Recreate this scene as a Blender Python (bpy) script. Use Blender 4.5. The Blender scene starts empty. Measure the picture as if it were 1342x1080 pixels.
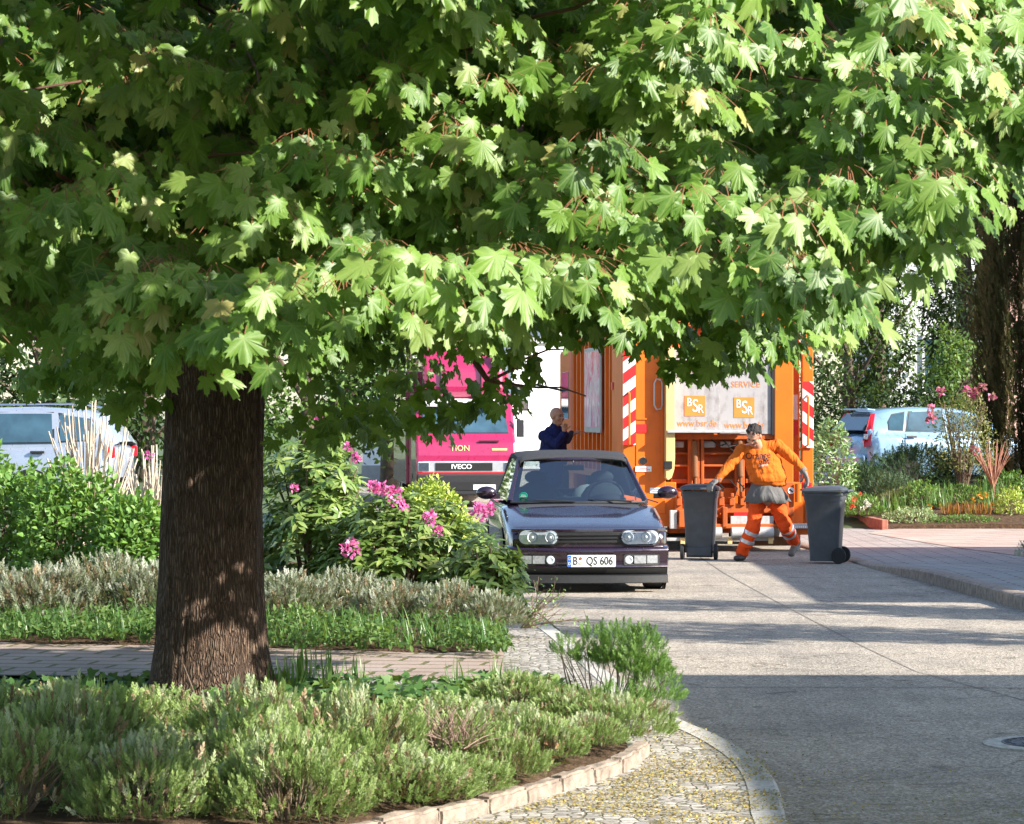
import bpy, bmesh, math, random
import numpy as np
from mathutils import Vector, Matrix, noise
R = math.radians
C = bpy.context.scene.collection
scene = bpy.context.scene
F, CH, HY = 4000.0, 1.8, 545.0        # focal length (photo pixels), eye height, horizon row

# ---------------------------------------------------------------- camera, sky, sun, exposure
cd = bpy.data.cameras.new("camera"); cam = bpy.data.objects.new("camera", cd); C.objects.link(cam)
cam.location = (0, 0, CH)
cam.rotation_euler = (R(90) + math.atan((HY - 540) / F), 0, 0)
cd.sensor_width = 36; cd.lens = F / 1342 * 36
cd.clip_start = 0.5; cd.clip_end = 3000
cd.dof.use_dof = True; cd.dof.focus_distance = 36; cd.dof.aperture_fstop = 22
scene.camera = cam
SUN_EL, SUN_BACK = 31.0, 26.0         # sun to the right, a little behind the camera
world = bpy.data.worlds.new("World"); scene.world = world; world.use_nodes = True
nt = world.node_tree
for n in list(nt.nodes): nt.nodes.remove(n)
sky = nt.nodes.new("ShaderNodeTexSky"); sky.sky_type = 'NISHITA'; sky.sun_disc = False
sky.sun_elevation = R(SUN_EL); sky.sun_rotation = R(90 + SUN_BACK)
sky.air_density = 1.0; sky.dust_density = 1.0; sky.ozone_density = 1.0
bg = nt.nodes.new("ShaderNodeBackground"); bg.inputs[1].default_value = 0.13
out = nt.nodes.new("ShaderNodeOutputWorld")
nt.links.new(sky.outputs[0], bg.inputs[0]); nt.links.new(bg.outputs[0], out.inputs[0])
sd = bpy.data.lights.new("sun", 'SUN'); sd.energy = 5.0; sd.angle = R(0.5); sd.color = (1.0, 0.945, 0.86)
sun = bpy.data.objects.new("sun", sd); C.objects.link(sun)
sdir = Vector((math.cos(R(SUN_EL)) * math.cos(R(SUN_BACK)), -math.cos(R(SUN_EL)) * math.sin(R(SUN_BACK)), math.sin(R(SUN_EL))))
sun.rotation_euler = sdir.to_track_quat('Z', 'Y').to_euler(); sun.location = (30, -5, 30)
scene.view_settings.view_transform = 'Standard'; scene.view_settings.look = 'None'
scene.view_settings.exposure = 1.40; scene.view_settings.gamma = 1.0
scene.cycles.max_bounces = 8; scene.cycles.transparent_max_bounces = 16
scene.cycles.diffuse_bounces = 4

# ---------------------------------------------------------------- helpers
def at(px, py, D):                    # where a point seen at (px, py) stands at distance D
    return Vector(((px - 671) / F * D, D, CH - (py - HY) / F * D))
def gnd(px, py):
    D = F * CH / (py - HY); return ((px - 671) / F * D, D)

def tag(o, label=None, cat=None, group=None, kind=None):
    if label: o["label"] = label
    if cat: o["category"] = cat
    if group: o["group"] = group
    if kind: o["kind"] = kind
    return o
def empty(name, label, cat, loc=(0, 0, 0), rz=0, group=None):
    o = bpy.data.objects.new(name, None); C.objects.link(o)
    o.location = loc; o.rotation_euler = (0, 0, rz); o.empty_display_size = 0.2
    return tag(o, label, cat, group)
def copy_tree(o, parent=None):
    c = o.copy(); C.objects.link(c); c.parent = parent
    for ch in [k for k in o.children]: copy_tree(ch, c)
    return c

class NT:                             # tiny node helper
    def __init__(s, name):
        s.m = bpy.data.materials.new(name); s.m.use_nodes = True; s.t = s.m.node_tree
        s.b = s.t.nodes["Principled BSDF"]; s.o = s.t.nodes["Material Output"]
    def n(s, t, **kw):
        x = s.t.nodes.new(t)
        for k, v in kw.items(): setattr(x, k, v)
        return x
    def l(s, a, b): s.t.links.new(a, b)
    def val(s, x, i, v): x.inputs[i].default_value = v
    def coord(s, scale=1.0, sc3=None):
        tc = s.n("ShaderNodeTexCoord"); mp = s.n("ShaderNodeMapping")
        mp.inputs[3].default_value = sc3 or (scale,) * 3
        s.l(tc.outputs["Object"], mp.inputs[0]); return mp.outputs[0]
    def noise(s, co, scale, detail=4, rough=.55, dist=0):
        x = s.n("ShaderNodeTexNoise"); s.l(co, x.inputs["Vector"])
        x.inputs["Scale"].default_value = scale; x.inputs["Detail"].default_value = detail
        x.inputs["Roughness"].default_value = rough; x.inputs["Distortion"].default_value = dist
        return x.outputs["Fac"]
    def ramp(s, fac, stops):
        x = s.n("ShaderNodeValToRGB"); s.l(fac, x.inputs[0]); e = x.color_ramp.elements
        while len(e) < len(stops): e.new(0.5)
        for i, (p, c) in enumerate(stops): e[i].position = p; e[i].color = (*c, 1) if len(c) == 3 else c
        return x.outputs[0]
    def mix(s, f, a, b, mode='MIX'):
        x = s.n("ShaderNodeMix", data_type='RGBA', blend_type=mode)
        for i, v in ((0, f), (6, a), (7, b)):
            if hasattr(v, "links"): s.l(v, x.inputs[i])
            else: x.inputs[i].default_value = v if i == 0 else (*v, 1)
        return x.outputs[2]
    def math(s, op, a, b=0.0, c=None):
        x = s.n("ShaderNodeMath", operation=op)
        for i, v in enumerate((a, b) if c is None else (a, b, c)):
            if hasattr(v, "links"): s.l(v, x.inputs[i])
            else: x.inputs[i].default_value = v
        return x.outputs[0]
    def bump(s, h, strength=.3, dist=.01):
        x = s.n("ShaderNodeBump"); x.inputs["Strength"].default_value = strength; x.inputs["Distance"].default_value = dist
        s.l(h, x.inputs["Height"]); s.l(x.outputs[0], s.b.inputs["Normal"])
    def base(s, c):
        if hasattr(c, "links"): s.l(c, s.b.inputs["Base Color"])
        else: s.b.inputs["Base Color"].default_value = (*c, 1)
    def set(s, **kw):
        for k, v in kw.items(): s.b.inputs[k.replace("_", " ")].default_value = v
        return s

def simple(name, col, rough=.5, metal=0, var=.12, scale=6, spec=.5, coat=0, bump=0, bscale=60):
    a = NT(name); co = a.coord()
    f = a.noise(co, scale, 5)
    a.base(a.ramp(f, [(.3, tuple(x * (1 - var) for x in col)), (.7, tuple(min(1, x * (1 + var)) for x in col))]))
    r = a.n("ShaderNodeMapRange"); a.l(a.noise(co, scale * 3, 4), r.inputs[0])
    r.inputs[3].default_value = rough * .8; r.inputs[4].default_value = min(1, rough * 1.25); a.l(r.outputs[0], a.b.inputs["Roughness"])
    a.set(Metallic=metal, Specular_IOR_Level=spec, Coat_Weight=coat, Coat_Roughness=.04)
    if bump: a.bump(a.noise(co, bscale, 4), bump, .01)
    return a.m

def foliage(name, cols, trans=.35, rough=.5, spec=.35, veins=False, tcol=None):
    """leaf material: colour by the per-leaf 'tint' attribute, light passes through the blade"""
    a = NT(name)
    at_ = a.n("ShaderNodeAttribute", attribute_name="tint")
    k = len(cols)
    c = a.ramp(at_.outputs["Fac"], [(i / max(1, k - 1), cc) for i, cc in enumerate(cols)])
    if veins:
        uv = a.n("ShaderNodeUVMap"); sp = a.n("ShaderNodeSeparateXYZ"); a.l(uv.outputs[0], sp.inputs[0])
        x = a.math('SUBTRACT', sp.outputs[0], .5); y = a.math('SUBTRACT', sp.outputs[1], .5)
        ang = a.math('ARCTAN2', x, y); r = a.math('POWER', a.math('ADD', a.math('MULTIPLY', x, x), a.math('MULTIPLY', y, y)), .5)
        pp = a.math('PINGPONG', ang, R(48) / 2)      # 0 on every lobe axis
        # pingpong folds at 24 deg: axis of lobes at 0, 48, 96
        d = a.math('MULTIPLY', a.math('SINE', pp), r)
        vm = a.math('LESS_THAN', d, .012)
        c = a.mix(a.math('MULTIPLY', vm, .35), c, (.30, .38, .10))
        co = a.n("ShaderNodeTexCoord").outputs["UV"]
        c = a.mix(.25, c, a.ramp(a.noise(co, 14, 3), [(.3, (.02, .05, .01)), (.7, (.16, .22, .05))]))
    a.base(c); a.set(Roughness=rough, Specular_IOR_Level=spec)
    tr = a.n("ShaderNodeBsdfTranslucent")
    tc = a.mix(.55, c, tcol or (.35, .5, .04), 'MIX'); a.l(tc, tr.inputs[0])
    mx = a.n("ShaderNodeMixShader"); mx.inputs[0].default_value = trans
    a.l(a.b.outputs[0], mx.inputs[1]); a.l(tr.outputs[0], mx.inputs[2]); a.l(mx.outputs[0], a.o.inputs[0])
    return a.m

class MB:
    """collects shapes and links them as ONE mesh object"""
    def __init__(s): s.v = []; s.f = []; s.mi = []; s.cur = 0
    def add(s, vs, fs, M=None):
        o = len(s.v)
        for v in vs:
            v = Vector(v); s.v.append(tuple(M @ v) if M else tuple(v))
        for f in fs: s.f.append(tuple(i + o for i in f)); s.mi.append(s.cur)
        return s
    def box(s, c, d, rot=None, M=None):
        x, y, z = d[0] / 2, d[1] / 2, d[2] / 2
        vs = [Vector((i, j, k)) for i in (-x, x) for j in (-y, y) for k in (-z, z)]
        T = Matrix.Translation(c)
        if rot: T = T @ (Matrix.Rotation(rot[2], 4, 'Z') @ Matrix.Rotation(rot[1], 4, 'Y') @ Matrix.Rotation(rot[0], 4, 'X'))
        if M: T = M @ T
        return s.add(vs, [(0, 1, 3, 2), (4, 6, 7, 5), (0, 4, 5, 1), (2, 3, 7, 6), (0, 2, 6, 4), (1, 5, 7, 3)], T)
    def tube(s, pts, rad, n=8, caps=True):
        pts = [Vector(p) for p in pts]; m = len(pts)
        if not hasattr(rad, "__len__"): rad = [rad] * m
        up = None; vs = []
        for i, p in enumerate(pts):
            t = (pts[min(i + 1, m - 1)] - pts[max(i - 1, 0)]).normalized()
            if up is None:
                up = Vector((0, 0, 1)) if abs(t.z) < .9 else Vector((1, 0, 0))
            a = t.cross(up).normalized(); b = a.cross(t).normalized(); up = b
            for k in range(n):
                w = 2 * math.pi * k / n; vs.append(p + (a * math.cos(w) + b * math.sin(w)) * rad[i])
        fs = [(i * n + k, i * n + (k + 1) % n, (i + 1) * n + (k + 1) % n, (i + 1) * n + k) for i in range(m - 1) for k in range(n)]
        if caps: fs += [tuple(range(n - 1, -1, -1)), tuple((m - 1) * n + k for k in range(n))]
        return s.add(vs, fs)
    def lathe(s, prof, n=24, M=None):
        """prof: (r, z) list turned about z"""
        vs = [(r * math.cos(2 * math.pi * k / n), r * math.sin(2 * math.pi * k / n), z) for r, z in prof for k in range(n)]
        m = len(prof)
        fs = [(i * n + k, i * n + (k + 1) % n, (i + 1) * n + (k + 1) % n, (i + 1) * n + k) for i in range(m - 1) for k in range(n)]
        fs += [tuple(range(n - 1, -1, -1)), tuple((m - 1) * n + k for k in range(n))]
        return s.add(vs, fs, M)
    def prism(s, pts, a, b, axis='y', M=None):
        """polygon pts in the plane across axis, pushed from a to b along it"""
        def q(p, t): return {'y': (p[0], t, p[1]), 'z': (p[0], p[1], t), 'x': (t, p[0], p[1])}[axis]
        n = len(pts); vs = [q(p, a) for p in pts] + [q(p, b) for p in pts]
        fs = [tuple(range(n)), tuple(range(2 * n - 1, n - 1, -1))] + [(k, k + n, (k + 1) % n + n, (k + 1) % n) for k in range(n)]
        return s.add(vs, fs, M)
    def grid(s, rows, closed=False):
        m, n = len(rows), len(rows[0]); vs = [p for r in rows for p in r]
        kk = n if closed else n - 1
        return s.add(vs, [(i * n + k, i * n + (k + 1) % n, (i + 1) * n + (k + 1) % n, (i + 1) * n + k) for i in range(m - 1) for k in range(kk)])
    def ball(s, c, r, n=12, M=None):
        if not hasattr(r, "__len__"): r = (r, r, r)
        vs = []; m = n // 2 + 1
        for i in range(m + 1):
            th = math.pi * i / m
            for k in range(n):
                ph = 2 * math.pi * k / n
                vs.append((c[0] + r[0] * math.sin(th) * math.cos(ph), c[1] + r[1] * math.sin(th) * math.sin(ph), c[2] + r[2] * math.cos(th)))
        fs = [(i * n + k, (i + 1) * n + k, (i + 1) * n + (k + 1) % n, i * n + (k + 1) % n) for i in range(m) for k in range(n)]
        return s.add(vs, fs, M)
    def build(s, name, mat, parent=None, smooth=False, bevel=0, sub=0, solid=0, angle=40):
        me = bpy.data.meshes.new(name); me.from_pydata(s.v, [], s.f)
        for m in (mat if isinstance(mat, (list, tuple)) else [mat]): me.materials.append(m)
        me.polygons.foreach_set("material_index", s.mi)
        bm = bmesh.new(); bm.from_mesh(me); bmesh.ops.remove_doubles(bm, verts=bm.verts, dist=1e-5)
        bmesh.ops.recalc_face_normals(bm, faces=bm.faces); bm.to_mesh(me); bm.free()
        o = bpy.data.objects.new(name, me); C.objects.link(o); o.parent = parent
        if smooth:
            me.polygons.foreach_set("use_smooth", [True] * len(me.polygons))
            try: me.set_sharp_from_angle(angle=R(angle))
            except Exception: pass
        if solid: md = o.modifiers.new("s", 'SOLIDIFY'); md.thickness = solid; md.offset = 0
        if sub: md = o.modifiers.new("u", 'SUBSURF'); md.levels = sub; md.render_levels = sub
        if bevel: md = o.modifiers.new("b", 'BEVEL'); md.width = bevel; md.segments = 2; md.limit_method = 'ANGLE'; md.angle_limit = R(30)
        return o

def np_mesh(name, V, sizes, idx, mat, parent=None, tint=None, uv=None, smooth=False):
    """V (N,3); sizes per polygon; idx flat loop vertex indices"""
    me = bpy.data.meshes.new(name)
    me.vertices.add(len(V)); me.vertices.foreach_set("co", V.astype(np.float32).ravel())
    me.loops.add(len(idx)); me.loops.foreach_set("vertex_index", idx.astype(np.int32))
    me.polygons.add(len(sizes)); st = np.concatenate([[0], np.cumsum(sizes)[:-1]])
    me.polygons.foreach_set("loop_start", st.astype(np.int32)); me.polygons.foreach_set("loop_total", sizes.astype(np.int32))
    if smooth: me.polygons.foreach_set("use_smooth", np.ones(len(sizes), bool))
    if tint is not None:
        at_ = me.attributes.new("tint", 'FLOAT', 'POINT'); at_.data.foreach_set("value", tint.astype(np.float32))
    if uv is not None:
        l = me.uv_layers.new(name="UVMap"); l.data.foreach_set("uv", uv[idx].astype(np.float32).ravel())
    for m in (mat if isinstance(mat, (list, tuple)) else [mat]): me.materials.append(m)
    me.update(calc_edges=True); me.validate()
    o = bpy.data.objects.new(name, me); C.objects.link(o); o.parent = parent
    return o

def scatter(name, tv, tf, pos, T, N, scale, tint, mat, parent=None, uv=None, smooth=False, sx=None):
    """one mesh of many leaves: template tv/tf; T = tip direction, N = face normal per leaf"""
    T = T / np.linalg.norm(T, axis=1, keepdims=True)
    N = N - T * (N * T).sum(1, keepdims=True); N /= np.linalg.norm(N, axis=1, keepdims=True) + 1e-9
    X = np.cross(T, N); n = len(pos); k = len(tv)
    if sx is None: sx = np.ones(n)
    V = (tv[None, :, 0, None] * X[:, None, :] * sx[:, None, None] + tv[None, :, 1, None] * T[:, None, :] + tv[None, :, 2, None] * N[:, None, :]) * scale[:, None, None] + pos[:, None, :]
    fs = np.concatenate([np.array(f) for f in tf]); sz = np.array([len(f) for f in tf])
    idx = (fs[None, :] + (np.arange(n) * k)[:, None]).ravel()
    UV = np.tile(uv, (n, 1)) if uv is not None else None
    return np_mesh(name, V.reshape(-1, 3), np.tile(sz, n), idx, mat, parent, np.repeat(tint, k), UV, smooth)

def text(txt, size, mat, name="lettering", parent=None, M=None, ext=.002, align='CENTER', bold=0, sx=1):
    cu = bpy.data.curves.new(name, 'FONT'); cu.body = txt; cu.size = size; cu.extrude = ext; cu.align_x = align; cu.align_y = 'CENTER'
    cu.resolution_u = 3; cu.offset = bold
    o = bpy.data.objects.new("tmp", cu); C.objects.link(o)
    dg = bpy.context.evaluated_depsgraph_get(); me = bpy.data.meshes.new_from_object(o.evaluated_get(dg))
    bpy.data.objects.remove(o)
    me.materials.clear(); me.materials.append(mat)
    r = bpy.data.objects.new(name, me); C.objects.link(r)
    me.transform((M or Matrix()) @ Matrix.Diagonal((sx, 1, 1, 1))); r.parent = parent
    return r
FACE_CAM = Matrix.Rotation(R(90), 4, 'X')     # text standing up, read from the -y side
def rng(seed): return np.random.default_rng(seed)
def unit(a): return a / (np.linalg.norm(a, axis=-1, keepdims=True) + 1e-9)
def bake(o):                                   # turn the modifiers into plain mesh
    dg = bpy.context.evaluated_depsgraph_get(); me = bpy.data.meshes.new_from_object(o.evaluated_get(dg))
    o.modifiers.clear(); o.data = me; return o
# ---------------------------------------------------------------- the setting: ground, road, pavements
def road_mat():
    a = NT("exposed_aggregate_concrete"); co = a.coord()
    v = a.n("ShaderNodeTexVoronoi"); a.l(co, v.inputs["Vector"]); v.inputs["Scale"].default_value = 75
    sp = a.n("ShaderNodeSeparateColor"); a.l(v.outputs["Color"], sp.inputs[0])
    stone = a.ramp(sp.outputs[0], [(0, (.16, .135, .11)), (.35, (.29, .25, .20)), (.75, (.38, .335, .275)), (1, (.56, .50, .42))])
    big = a.ramp(a.noise(co, .7, 5, .6), [(.3, (.66, .66, .67)), (.5, (.95, .94, .93)), (.72, (1.1, 1.08, 1.05))])
    c = a.mix(1, stone, big, 'MULTIPLY')
    spots = a.ramp(a.noise(a.coord(), 3.1, 3, .5, .4), [(.62, (1, 1, 1)), (.70, (.62, .60, .58))]); c = a.mix(1, c, spots, 'MULTIPLY')
    ck = a.n("ShaderNodeTexVoronoi", feature='DISTANCE_TO_EDGE'); wn = a.n("ShaderNodeTexNoise"); a.l(co, wn.inputs["Vector"]); wn.inputs["Scale"].default_value = 2.5; wn.inputs["Detail"].default_value = 6
    ws_ = a.n("ShaderNodeVectorMath", operation='SCALE'); a.l(wn.outputs["Color"], ws_.inputs[0]); ws_.inputs[3].default_value = .9; wa = a.n("ShaderNodeVectorMath", operation='ADD'); a.l(co, wa.inputs[0]); a.l(ws_.outputs[0], wa.inputs[1])
    a.l(wa.outputs[0], ck.inputs["Vector"]); ck.inputs["Scale"].default_value = .22
    cr = a.ramp(ck.outputs["Distance"], [(.0008, (.45, .42, .38)), (.0022, (1, 1, 1))]); c = a.mix(1, c, cr, 'MULTIPLY')
    st = a.ramp(a.noise(a.coord(sc3=(6, .7, 1)), 1, 4), [(.35, (.86, .86, .86)), (.6, (1, 1, 1))])
    c = a.mix(1, c, st, 'MULTIPLY')
    # moss and pollen drifted along the near edge
    sx = a.n("ShaderNodeSeparateXYZ"); a.l(a.coord(), sx.inputs[0])
    near = a.n("ShaderNodeMapRange"); a.l(sx.outputs[1], near.inputs[0])
    near.inputs[1].default_value = 15.6; near.inputs[2].default_value = 13.4
    m = a.math('MULTIPLY', near.outputs[0], a.ramp(a.noise(co, 9, 6, .7), [(.45, (0, 0, 0)), (.62, (1, 1, 1))]))
    c = a.mix(a.math('MULTIPLY', m, .75), c, (.14, .12, .035))
    a.base(c); a.set(Roughness=.85, Specular_IOR_Level=.3)
    a.bump(v.outputs["Distance"], .5, .01); return a.m
def paving_mat(name, c1, c2, mortar, sc, w, h, ms=.02, off=.5, rot=0):
    a = NT(name); tc = a.n("ShaderNodeTexCoord"); mp = a.n("ShaderNodeMapping"); a.l(tc.outputs["Object"], mp.inputs[0])
    mp.inputs[2].default_value = (0, 0, rot)
    b = a.n("ShaderNodeTexBrick"); nz = a.n("ShaderNodeTexNoise"); a.l(mp.outputs[0], nz.inputs["Vector"]); nz.inputs["Scale"].default_value = 9
    vm = a.n("ShaderNodeVectorMath", operation='SCALE'); a.l(nz.outputs["Color"], vm.inputs[0]); vm.inputs[3].default_value = .035
    va = a.n("ShaderNodeVectorMath", operation='ADD'); a.l(mp.outputs[0], va.inputs[0]); a.l(vm.outputs[0], va.inputs[1])
    a.l(va.outputs[0], b.inputs["Vector"]); b.offset = off
    b.inputs["Scale"].default_value = sc; b.inputs["Brick Width"].default_value = w; b.inputs["Row Height"].default_value = h
    b.inputs["Mortar Size"].default_value = ms; b.inputs["Mortar Smooth"].default_value = .3
    b.inputs["Color1"].default_value = (*c1, 1); b.inputs["Color2"].default_value = (*c2, 1); b.inputs["Mortar"].default_value = (*mortar, 1)
    co = a.coord(); v = a.ramp(a.noise(co, 45, 5, .7), [(.3, (.72, .72, .72)), (.7, (1.15, 1.15, 1.15))])
    v2 = a.ramp(a.noise(co, 1.3, 4), [(.3, (.8, .78, .76)), (.7, (1.1, 1.1, 1.1))])
    a.base(a.mix(1, a.mix(1, b.outputs[0], v, 'MULTIPLY'), v2, 'MULTIPLY')); a.set(Roughness=.9, Specular_IOR_Level=.25)
    a.bump(a.math('SUBTRACT', a.math('MULTIPLY', a.noise(co, 60, 4), .3), b.outputs["Fac"]), .6, .012); return a.m
def soil_mat():
    a = NT("soil"); co = a.coord()
    c = a.ramp(a.noise(co, 14, 7, .75), [(.3, (.035, .022, .014)), (.55, (.10, .065, .04)), (.8, (.20, .13, .08))])
    a.base(c); a.set(Roughness=.95, Specular_IOR_Level=.1); a.bump(a.noise(co, 40, 6), 1, .03); return a.m
M_road = road_mat(); M_soil = soil_mat()
def cobble_mat():
    a = NT("small_cobbles"); co = a.coord()
    v = a.n("ShaderNodeTexVoronoi"); v2 = a.n("ShaderNodeTexVoronoi", feature='DISTANCE_TO_EDGE')
    for q in (v, v2): a.l(co, q.inputs["Vector"]); q.inputs["Scale"].default_value = 15; q.inputs["Randomness"].default_value = .62
    sp = a.n("ShaderNodeSeparateColor"); a.l(v.outputs["Color"], sp.inputs[0])
    c = a.ramp(sp.outputs[0], [(0, (.24, .22, .20)), (.5, (.38, .35, .31)), (1, (.50, .47, .42))]); g = a.ramp(a.noise(co, 70, 4), [(.3, (.75, .75, .75)), (.7, (1.15, 1.15, 1.15))])
    e = a.ramp(v2.outputs["Distance"], [(.03, (1, 1, 1)), (.10, (0, 0, 0))]); a.base(a.mix(a.math('MULTIPLY', e, .8), a.mix(1, c, g, 'MULTIPLY'), (.11, .095, .05)))
    a.set(Roughness=.9, Specular_IOR_Level=.25); a.bump(a.math('SUBTRACT', 1.0, e), .7, .01); return a.m
M_cobble = cobble_mat()
M_brickpath = paving_mat("clinker_path", (.36, .27, .22), (.31, .25, .22), (.13, .12, .05), 1, .42, .30, .022, rot=R(8))
M_slab = paving_mat("pink_slabs", (.35, .285, .245), (.41, .345, .30), (.22, .13, .10), 1, .95, .62, .014, rot=R(-24))
M_asphalt2 = paving_mat("old_pavement", (.30, .29, .28), (.36, .34, .32), (.16, .15, .14), 1, .5, .16, .02)
M_kerb = simple("kerb_granite", (.40, .38, .34), .85, var=.3, scale=30, spec=.3, bump=.4, bscale=90)
M_kerb2 = simple("kerb_weathered", (.27, .215, .17), .9, var=.35, scale=14, spec=.2, bump=.6, bscale=70)
M_lawn = NT("lawn_ground"); M_lawn.base(M_lawn.ramp(M_lawn.noise(M_lawn.coord(), 5, 7, .7), [(.3, (.02, .045, .01)), (.7, (.07, .10, .03))])); M_lawn.set(Roughness=1); M_lawn = M_lawn.m

def lx(D): return 0.98 - .067 * (D - 17.0)            # left road edge
def rx(D): return 4.73 - .057 * (D - 28.2)            # right road edge
def rise(x, y):                                        # garden ground climbs away from the road on both sides
    z = -.11 * max(0, min(1, (48.9 - y) / 1.2)) * (y > 47.6 and x > rx(y) + 1.0)
    a = min(1, max(0, (x - rx(y) - 1.2) / 2.0)) * min(1, max(0, (y - 46) / 8)); z += .48 * a * a * (3 - 2 * a)
    b = min(1, max(0, (lx(y) - 1.2 - x) / 2.5)) * min(1, max(0, (y - 27) / 9)); z += .50 * b * b * (3 - 2 * b)
    return z
def sheet(name, xs_of_y, ys, z, mat, nx=10, zf=None):
    mb = MB(); rows = []
    for y in ys:
        a, b = xs_of_y(y); rows.append([(a + (b - a) * i / nx, y, (zf(a + (b - a) * i / nx, y) if zf else 0) + z) for i in range(nx + 1)])
    mb.grid(rows); o = mb.build(name, mat, smooth=True); tag(o, kind='structure'); return o
def fr(a, b, n): return [a + (b - a) * i / n for i in range(n + 1)]
# one ground sheet to the horizon
mb = MB(); xs = [-900, -300, -100, -50] + fr(-30, 30, 60) + [50, 100, 300, 900]; ys = [-60, 0] + fr(8, 90, 82) + [120, 200, 500, 1500]
mb.grid([[(x, y, rise(x, y) - .004) for x in xs] for y in ys])
g = mb.build("ground", M_lawn, smooth=True); tag(g, kind='structure')
sheet("road", lambda y: (lx(y) if y > 16.5 else 1.22, rx(y) + .02), [-30, 5, 10, 12, 14, 16] + fr(16.5, 90, 40) + [200], .0, M_road, 6)
# joints sawn in the concrete: shallow dark strips a few millimetres proud
M_joint = simple("road_joint", (.17, .15, .125), .9)
mb = MB()
def strip(mb, pts, w, z=.004):
    pts = [Vector((p[0], p[1], z)) for p in pts]; L = []; Rr = []
    for i, p in enumerate(pts):
        t = (pts[min(i + 1, len(pts) - 1)] - pts[max(0, i - 1)]).normalized(); nn = Vector((-t.y, t.x, 0)) * w / 2
        L.append(p + nn); Rr.append(p - nn)
    mb.grid([L, Rr])
lj = [gnd(*p) for p in ((1342, 918), (1200, 880), (1130, 847), (1020, 790), (950, 752), (905, 722))]
strip(mb, lj, .010)
for py in (744, 758, 775.5, 806, 900, 798):
    D = F * CH / (py - HY); off = .012 if py != 900 else .02
    strip(mb, [(lx(D) + .1, D - .05), (2.6, D + (.04 if py != 806 else .25) - .1), (rx(D) - .05, D - .2)], off)
tag(mb.build("road_joints", M_joint), kind='structure')

# left pavement: rounded corner of small cobbles with a granite kerb
edge = [(1.17, 9), (1.17, 13.0), (1.24, 14.0), (1.27, 14.8), (1.25, 15.6), (1.14, 16.6), (.96, 17.5), (.80, 19.0), (.68, 20.5), (.58, 22.2), (.45, 24.2), (.30, 25.9), (.14, 28.8), (-.15, 33), (-.6, 39), (-1.3, 50), (-3, 75)]
def smooth_poly(p, it=2):
    for _ in range(it):
        q = [p[0]]
        for a, b in zip(p, p[1:]): q += [(a[0] * .75 + b[0] * .25, a[1] * .75 + b[1] * .25), (a[0] * .25 + b[0] * .75, a[1] * .25 + b[1] * .75)]
        q.append(p[-1]); p = q
    return p
edge = smooth_poly(edge)
def kh(D): return .06 if D < 22 else .05
mb = MB(); mb.grid([[(x - .13 - 1.7 * t, y, kh(y) + .002) for t in (1, .66, .33, 0)] for x, y in edge])
tag(mb.build("pavement", M_cobble), kind='structure')
mb = MB()
mb.grid([[(x - .15, y, kh(y) - .1), (x - .15, y, kh(y) + .006), (x - .02, y, kh(y) + .006), (x, y, kh(y) - .012), (x + .005, y, -.1)] for x, y in edge])
tag(mb.build("kerb", M_kerb, smooth=True), kind='structure')
# brick path crossing behind the tree
mb = MB(); rows = []
for i in range(25):
    x = -6 + i * .27
    if x > .1: break
    D0 = 20.3 - (x + 2.5) * .13; D1 = D0 + 3.2 - (x + 2.5) * .22
    rows.append([(x, D0 + (D1 - D0) * k / 4, .066) for k in range(5)])
mb.grid(rows); tag(mb.build("path", M_brickpath), kind='structure')
# planting beds: low mounds of soil
def bed(name, poly, z0, h, mat=M_soil, seed=0):
    bm = bmesh.new(); vs = [bm.verts.new((x, y, z0)) for x, y in poly]; f = bm.faces.new(vs)
    bmesh.ops.triangulate(bm, faces=bm.faces[:])
    for _ in range(4): bmesh.ops.subdivide_edges(bm, edges=[e for e in bm.edges if e.calc_length() > .25], cuts=1, use_grid_fill=False)
    bmesh.ops.triangulate(bm, faces=bm.faces[:])
    for v in bm.verts:
        d = min((Vector((a[0], a[1])) - Vector((v.co.x, v.co.y))).length if (Vector(b) - Vector(a)).length < 1e-6 else
                abs((Vector(b) - Vector(a)).normalized().cross(Vector((v.co.x, v.co.y)) - Vector(a)) if True else 0)
                for a, b in zip(poly, poly[1:] + poly[:1]))
        v.co.z += h * min(1, d / .35) + .03 * noise.noise(v.co * 3 + Vector((seed, 0, 0))) * min(1, d / .2)
    be = [e for e in bm.edges if e.is_boundary]; ex_ = bmesh.ops.extrude_edge_only(bm, edges=be)
    for v in [q for q in ex_["geom"] if isinstance(q, bmesh.types.BMVert)]: v.co.z -= .12
    me = bpy.data.meshes.new(name); bm.to_mesh(me); bm.free(); me.materials.append(mat)
    me.polygons.foreach_set("use_smooth", [True] * len(me.polygons))
    o = bpy.data.objects.new(name, me); C.objects.link(o); return tag(o, kind='structure')
bed("front_bed", [(-4.5, 10.6), (-.85, 12.2), (-.2, 13.25), (.22, 14.25), (.51, 15.0), (.60, 15.45), (.62, 17.2), (.42, 18.4), (.20, 18.9), (-1, 19.1), (-4.5, 19.6)], .066, .07)
bed("back_bed", [(-8, 24.0), (-2.5, 22.95), (-.9, 22.4), (-.12, 22.05), (-.10, 22.6), (-.25, 25), (-.5, 28), (-1.0, 32.5), (-1.4, 38), (-8, 38)], .058, .12, seed=5)
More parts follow.
